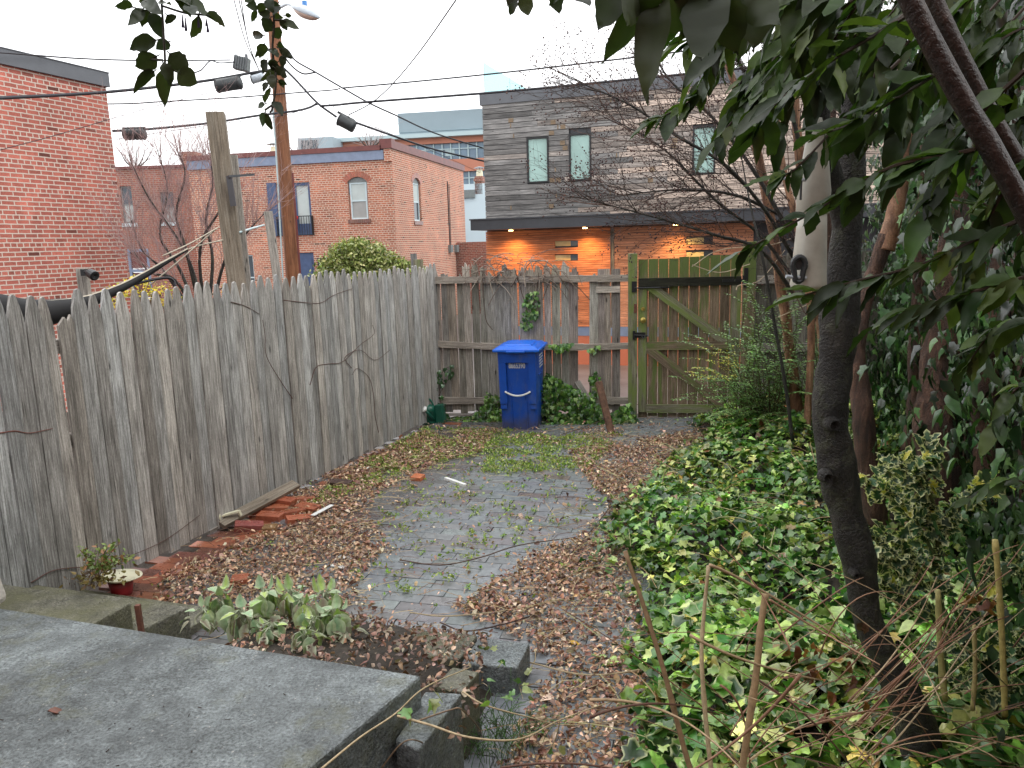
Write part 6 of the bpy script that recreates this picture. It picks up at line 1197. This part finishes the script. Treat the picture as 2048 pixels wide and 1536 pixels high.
b.build('stems', 'twig', t, smooth=True); P = [aY(x+R.uniform(-14, 14), y+R.uniform(-12, 12), 1.95+R.uniform(-.1, .1)) for x, y in [(1640,1330),(1620,1350),(1690,1310),(1660,1380),(1700,1360),(1740,1240),(1965,1190),(1980,1200),(1590,1300),(1650,1410),(1720,1400),(1640,1290),(1940,1200)] for _ in range(2)]; n = len(P); y_ = rdir(n)*.4; y_[:, 2] = -1; inst('dead_leaves', WILT, np.array(P), rot_from(y_, rdir(n)+[0,-1,0]), NR.uniform(.035, .065, n), palette(n, [(.12,.045,.025),(.2,.09,.03),(.08,.035,.025)], .25), 'leaf_dead', parent=t)
t = thing('bramble', 'long arching thorny stems reaching over the concrete wall blocks at the bottom', 'bramble', az(1000, 1480)); b = MB()
def bl(P_, r_, col): pts = smooth_path([az(x, y, z_) for x, y, z_ in P_], 6); b.tube(pts, rads([r_, r_*.55], len(pts)), 6, col)
TN = (.42,.33,.2)
bl([(640,1540,.55),(720,1475,.56),(790,1428,.55),(850,1375,.6),(940,1335,.5)], .0035, TN); bl([(795,1432,.5),(860,1450,.5),(940,1475,.48),(1040,1478,.42),(1120,1440,.35),(1230,1400,.3)], .0042, TN); bl([(925,1383,.42),(970,1410,.4),(1060,1435,.3),(1130,1450,.2),(1250,1440,.15)], .0035, TN); bl([(835,1442,.45),(900,1420,.5),(925,1420,.5),(960,1460,.3),(965,1480,.1)], .003, (.2,.14,.09)); bl([(1120,1440,.3),(1110,1480,.2),(1085,1520,.1)], .0025, TN); bl([(760,1540,.3),(800,1490,.4),(830,1480,.42),(860,1500,.3),(850,1540,.2)], .003, (.2,.14,.09)); bl([(1050,1440,.3),(1030,1490,.15),(1020,1530,.05)], .002, TN)
b.build('stems', 'twig', t, smooth=True); P = [az(x, y, z_) for x, y, z_ in [(860,1400,.45),(872,1398,.45),(882,1402,.45),(975,1362,.4),(1000,1330,.3),(1010,1328,.3),(820,1430,.52),(812,1426,.52),(978,1410,.4),(1045,1380,.25),(1060,1400,.2),(1025,1400,.3),(1100,1500,.1),(1120,1505,.08),(1050,1370,.25),(975,1300,.24),(965,1298,.24),(985,1300,.22),(1040,1360,.2),(1030,1385,.2),(1055,1350,.2)]]; n = len(P); inst('leaves', IVY, np.array(P), rot_from(rdir(n), rdir(n, 1.5)), NR.uniform(.03, .05, n), palette(n, [(.08,.17,.04),(.15,.26,.06),(.3,.33,.12)], .2), 'leaf_ivy', parent=t)
P = []; b = MB()
for _ in range(140):
    p = az(R.gauss(1000, 40), R.gauss(1490, 30), 0); a = R.uniform(0, 6.28); l_ = R.uniform(.06, .2); b.tube(curve3(p, p+[cos(a)*l_*.2, sin(a)*l_*.2, l_*.8], p+[cos(a)*l_*.7, sin(a)*l_*.7, l_*.7], 5), .0015, 3, jit((.06,.14,.03), .3))
tag(b.build('grass_tuft', 'leaf_small'), 'dark green grass tuft below the nearest wall block', 'grass tuft')
# ---------------------------------------------------------------- woolly plants in the bed
GP = "woolly leaved plants in the planting bed"
def woolly(px, py, hgt, nl, ln, label, wilt=.2):
    hgt *= .95; ln *= 1.3; nl = int(nl*1.7); B_ = az(px, py-5, .2); B_[2] = bedh(B_)+.01; t = thing('lambs_ear', label, 'plant', B_, GP); b = MB(); T = B_+[R.gauss(0,.04), R.gauss(0,.04), hgt]; b.tube(curve3(B_, (B_+T)/2+[R.gauss(0,.02),0,0], T, 6), .006, 6, (.3,.3,.22)); P, Yd, U, Sz, C_ = [], [], [], [], []
    for i in range(nl):
        low = i < nl*.65; a = R.uniform(0, 6.28); hh = T-[0,0,R.uniform(0, hgt*.5)] if low else T; dr_ = np.array([cos(a), sin(a), 0]); o_ = hh+dr_*R.uniform(.015, .05)+[0,0,.012 if low else .005]; b.tube([hh-[0,0,.02], (hh+o_)/2+[0,0,.015], o_], .0035, 5, (.34,.38,.26)); P.append(o_); Yd.append(dr_*.45+[0,0,-1.] if low else dr_+[0,0,R.uniform(.1, .9)]); U.append(dr_+[0,0,.5]); l_ = ln*(R.uniform(.7, 1.15) if low else R.uniform(.35, .6)); w_ = R.random() < wilt and low; Sz.append((l_*(.85 if w_ else 1.3), l_, l_)); C_.append((.33,.26,.21) if w_ else R.choice([(.3,.42,.25),(.3,.46,.14),(.22,.36,.2),(.42,.56,.14)]))
    for i in range(5): a = R.uniform(0, 6.28); dr_ = np.array([cos(a), sin(a), 0]); P.append(B_+dr_*.03+[0,0,.03]); Yd.append(dr_+[0,0,-.25]); U.append(np.array([0,0,1.])); l_ = ln*R.uniform(.6, 1); Sz.append((l_, l_, l_)); C_.append(R.choice([(.2,.15,.12),(.14,.1,.08),(.28,.22,.17)]))
    b.build('stem', 'leaf_soft', t); n = len(P); inst('leaves', FUZ, np.array(P), rot_from(np.array(Yd), np.array(U)), np.array(Sz), np.array([jit(c, .12) for c in C_]), 'leaf_soft', edge=(.42,.47,.32), parent=t, smooth=True)
woolly(395,1275,.05,5,.07,'small woolly seedling at the left end of the planting bed, by the middle step'); woolly(462,1250,.14,9,.1,'silvery woolly plant standing second from the left in the bed'); woolly(530,1248,.15,10,.1,'woolly plant with long drooping leaves left of the wilted brown clump'); woolly(585,1245,.13,9,.1,'woolly plant whose lower leaves are wilted brown in the middle of the bed', .7); woolly(625,1252,.14,8,.11,'woolly plant with the broadest green leaves'); woolly(668,1242,.17,11,.11,'tallest woolly plant at the back right of the bed', .3); woolly(700,1285,.11,9,.1,'woolly plant at the right end of the bed, one leaf hanging over the slab edge'); woolly(535,1305,.05,6,.07,'low yellowing woolly plant along the slab edge, left'); woolly(620,1320,.06,6,.08,'low woolly plant along the slab edge, right',.5); woolly(500,1270,.1,8,.1,'woolly plant with dark dead leaves at its foot',.5); woolly(650,1290,.09,8,.09,'short woolly plant in front of the tallest one',.4)
# ---------------------------------------------------------------- nandina by the fence
B_ = az(195, 1165, .15); t = thing('nandina_plant', 'small feathery pale green plant with dead brown base by the left fence', 'plant', B_); b = MB(); LP, LY, LU, C_ = [], [], [], []
for (x, y) in ((250,1110),(215,1095),(190,1100),(160,1100),(235,1090),(205,1125),(225,1120),(180,1125),(262,1118)):
    T = az(x, y, 0)*0+aY(x, y, B_[1]-R.uniform(-.05, .12)); pts = curve3(B_, (B_+T)/2+[0,0,.06], T, 8); b.tube(pts, .0018, 4, (.2,.1,.06))
    for j in range(3, 8):
        for _ in range(6): LP.append(pts[j]+rdir(1)[0]*.02); LY.append(rdir(1)[0]+[0,0,.1]); LU.append(rdir(1)[0]+[0,0,1]); C_.append(R.choice([(.22,.3,.08),(.3,.38,.14),(.16,.24,.06),(.4,.2,.1)]))
for _ in range(170): p = B_+np.array([R.gauss(0, .08), R.gauss(0, .05), abs(R.gauss(0, .05))]); LP.append(p); LY.append(rdir(1)[0]+[0,0,-.6]); LU.append(rdir(1)[0]); C_.append(R.choice([(.25,.18,.06),(.14,.08,.04),(.3,.26,.1)]))
b.build('stems', 'twig', t); n = len(LP); inst('leaves', SMALL, np.array(LP), rot_from(np.array(LY), np.array(LU)), NR.uniform(.02, .042, n), np.array(C_), 'leaf_small', parent=t)
# ---------------------------------------------------------------- dry vines on the fences
def fvine(pl, P_, label, col=(.09,.045,.035), r_=.0035, o=.03):
    b = MB(); b.tube(smooth_path([pl.w(*pl.m(x, y, o), o) for x, y in P_], 6), rads([r_, r_*.5], (len(P_)-1)*6+1), 5, col); return tag(b.build('dry_vine', 'twig'), label, 'vine', 'dry vines on the fences')
fvine(LF, [(757,865),(750,830),(747,790),(738,755),(715,737),(704,750)], 'hooked dry vine low on the far half of the picket fence', o=.025); fvine(LF, [(585,797),(560,760),(533,712),(530,670),(525,640)], 'dry vine running down the middle of the picket fence', o=.025); fvine(LF, [(620,770),(632,735),(655,728),(686,723),(720,690),(748,668),(745,650)], 'dry vine curling along the upper far pickets', o=.025); fvine(LF, [(566,600),(600,604),(640,606),(668,590),(705,577)], 'dry vine along the picket tips', o=.025); fvine(LF, [(462,604),(490,612),(519,628)], 'short dry vine below the tall timber post', o=.025); fvine(LF, [(0,866),(30,862),(60,866),(105,857)], 'rusty short vine at the left edge halfway up the pickets', (.16,.05,.035), o=.025); fvine(LF, [(62,1165),(110,1140),(180,1132),(250,1115),(330,1080),(400,1030)], 'long dry vine low across the nearest pickets', o=.03); fvine(LF, [(703,736),(690,715),(720,700),(750,720),(780,700)], 'looping dry vine on the far pickets', o=.03)
t = thing('dry_vine_tangle', 'tangle of dry vine stems slumped over the top of the back fence', 'vine', BF.w(1.2, 1.6)); b = MB()
for _ in range(75): x0 = R.uniform(930, 1120); y0 = R.uniform(512, 560); x1 = x0+R.uniform(-70, 70); y1 = y0+R.uniform(-15, 60); w3 = lambda x, y: (lambda o_: BF.w(*BF.m(x, y, o_), o_))(R.uniform(.0, .14)); b.tube(curve3(w3(x0, y0), w3((x0+x1)/2+R.uniform(-20, 20), min(y0, y1)-R.uniform(0, 22)), w3(x1, y1), 7), R.uniform(.002, .006), 4, R.choice([(.22,.17,.13),(.3,.25,.2),(.13,.09,.07)]))
for P_ in ([(965,545),(968,600),(972,640),(985,660)], [(1100,560),(1085,600)], [(955,560),(960,620)], [(1180,600),(1150,570),(1120,560)]): b.tube(smooth_path([BF.w(*BF.m(x, y, .05), .05) for x, y in P_], 5), .005, 5, (.1,.07,.05))
b.build('stems', 'twig', t)
for (P_, lab) in (([(1500,528),(1440,545),(1385,530)], 'pale arching stem over the right top of the gate'), ([(1600,470),(1540,490),(1440,500),(1384,533)], 'long pale stem arching across the gate top'), ([(1570,500),(1520,560),(1480,570),(1472,580)], 'pale stem bending down past the hinge post'), ([(1660,590),(1590,620),(1530,645)], 'pale stem hanging in front of the shrub')):
    b = MB(); b.tube(smooth_path([aY(x, y, 7.2) for x, y in P_], 6), .004, 5, (.5,.4,.28)); tag(b.build('arching_stem', 'twig'), lab, 'stem', 'arching pale stems by the gate')
# ---------------------------------------------------------------- vegetation beyond the fence
def bare_tree(limb_px, label, col, rr=(.06,.01), tw_=3, L_=1.3, lvl=2, r_t=.011, name='bare_tree', k0=.3, kids=(2, 4), up=.3):
    t = thing(name, label, 'tree', aY(*limb_px[0][0])*[1,1,0]+[0,0,GY]); tb = MB(); trb = MB()
    for P_ in limb_px:
        pts = smooth_path([aY(*p) for p in P_], 5); trb.tube(pts, rads(rr, len(pts)), 7); M__ = len(pts)
        for i in range(int(M__*k0), M__):
            for _ in range(tw_): d = norm(pts[min(i+1, M__-1)]-pts[i-1]); twigs(tb, None, pts[i], norm(d+rdir(1)[0]*.7+[0,0,.3]), R.uniform(.4, 1)*L_, r_t, lvl, col, up=up, kids=kids)
    trb.build('trunk', 'bark_dark', t, smooth=True); tb.build('twigs', 'twig', t)
bare_tree([[(408,640,13.5),(385,540,13.5),(350,470,13.4),(300,400,13.3),(265,330,13.2)],[(405,640,13.5),(372,500,13.6),(352,430,13.6),(370,350,13.7),(355,300,13.7)],[(415,640,13.5),(425,520,13.5),(412,440,13.5),(425,370,13.5),(420,310,13.5)],[(420,640,13.5),(450,520,13.2),(490,470,13),(530,425,13)],[(395,640,13.5),(330,545,13.4),(285,500,13.3),(262,440,13.3)],[(400,640,13.5),(360,540,13.8),(320,470,13.9),(335,380,14),(315,300,14)],[(412,640,13.5),(400,500,13.2),(440,420,13.1),(465,360,13)],[(398,640,13.5),(350,560,13.),(300,545,12.9),(265,500,12.8)]], 'bare spreading tree with fine purplish twigs in front of the brick houses', (.3,.2,.19), (.034,.007), 3, 1.1, r_t=.0055)
def distant(px, py, w_, h_, Y, label, col=(.42,.38,.38)):
    base_ = (px, py+h_, Y); L = [[base_, (px, py+h_*.5, Y), (px+w_*f*.6, py+h_*.25, Y), (px+w_*f, py, Y)] for f in (-.45, -.2, .05, .3, .5)]; bare_tree(L, label, col, (.08*Y/45, .012*Y/45), 1, 2.*Y/45, 1, .011*Y/45, 'bare_tree', .35)
distant(605,292,60,60,48,'pale distant bare tree peeking over the brick house roof beside the pole'); distant(270,300,70,90,40,'distant bare tree just right of the red brick wall'); distant(390,300,60,80,42,'distant bare tree behind the small chimney'); distant(740,275,50,50,60,'tiny bare treetop above the brick house, in front of the office block')
def bush(polys_c, n, size, cols, label, name='evergreen_bush', z0=GY, matn='leaf_small', tmpl=None):
    P = []
    for (px, py, rx, ry, Y) in polys_c:
        c = aY(px, py, Y); rx_, rz_ = rx*Y/FL, ry*Y/FL; m = int(n*rx*ry/sum(q[2]*q[3] for q in polys_c)); v = NR.normal(0, 1, (m, 3)); v /= np.linalg.norm(v, axis=1, keepdims=True); v *= (.5+.55*NR.random((m, 1))**.6)*(1+.2*np.sin(v[:, :1]*13+v[:, 2:]*9)*np.cos(v[:, 1:2]*11)); P.append(c+v*[rx_, rx_*.8, rz_])
    P = np.concatenate(P); m = len(P); t = thing(name, label, 'bush' if 'bush' in name else 'shrub', P.mean(0)*[1,1,0]+[0,0,z0]); inst('leaves', tmpl or SMALL, P, rot_from(rdir(m), rdir(m, .8)), NR.uniform(size*.7, size*1.3, m), palette(m, cols, .3), matn, parent=t); b = MB(); c = P.mean(0)
    for _ in range(14): q_ = P[R.randrange(m)]; b.tube(curve3(c*[1,1,0]+[0,0,z0], c-[0,0,.3], q_, 6), rads([.03, .008], 6), 5, (.12,.08,.05))
    b.build('stems', 'twig', t)
bush([(725,550,80,62,15.5),(700,512,40,32,15.3),(775,545,50,36,15.6),(820,555,40,30,15.6),(670,570,45,50,15.3),(740,512,38,24,15.3),(715,498,24,20,15.2)], 15000, .075, [(.2,.23,.07),(.3,.33,.12),(.12,.15,.045),(.42,.42,.2)], 'rounded evergreen bush with yellow green leaves beyond the fence, before the brick house')
bush([(275,575,40,22,7.6),(225,600,26,24,7.5),(330,590,30,22,7.6),(130,620,22,18,7.3),(460,580,18,16,8)], 900, .03, [(.75,.55,.04),(.6,.48,.05),(.5,.45,.1)], 'bright yellow forsythia showing between the picket tips', 'forsythia_shrub', 0)
# dead leaf on the slab
P = np.array([az(95, 1423, .508), az(800-705, 1421, .51)]); o = inst('fallen_leaf', DEAD, P, rot_from(np.array([[1.,.2,.05],[.9,-.2,.1]]), np.array([[0,0,1.],[0,.3,1]])), np.array([.05, .04]), np.array([(.12,.04,.02),(.14,.05,.03)]), 'leaf_dead'); tag(o, 'single curled brown leaf lying on the patio slab', 'leaf')
o = inst('fallen_leaf', OVAL, np.array([az(1135, 1285, .03)]), rot_from(np.array([[1.,0,.05]]), np.array([[0,0,1.]])), np.array([.075]), np.array([(.75,.45,.02)]), 'leaf_small'); tag(o, 'bright yellow fallen leaf on the litter right of the curb blocks', 'leaf')

# ---------------------------------------------------------------- unseen evergreen crown overhead and house wall behind the viewer, added to block light
n = 4000; v = rdir(n)*(.35+.65*NR.random((n, 1))**.4); P = np.array([1.9, 2.6, 4.6])+v*[1.9, 2.3, 1.2]; inst('unseen_crown_leaves', OV, P, rot_from(rdir(n)*[1,1,.5], rdir(n, 1)), np.repeat(NR.uniform(.09, .15, (n, 1)), 3, 1), palette(n, LEAFG, .2), 'leaf_gloss', parent=bpy.data.objects['evergreen_tree'], smooth=True)  # extra leaves out of view, added to shade the right side
HP = Pl((-5, -2.4), 0., 1); t = thing('brick_house', 'rear brick wall of the house standing behind the viewer, outside the photo', 'house', (0, -1.6, 0)); b = MB(); prect(b, HP, -4, 14, 0, 5.2, 0, 4); b.build('wall', 'brick_old', t)
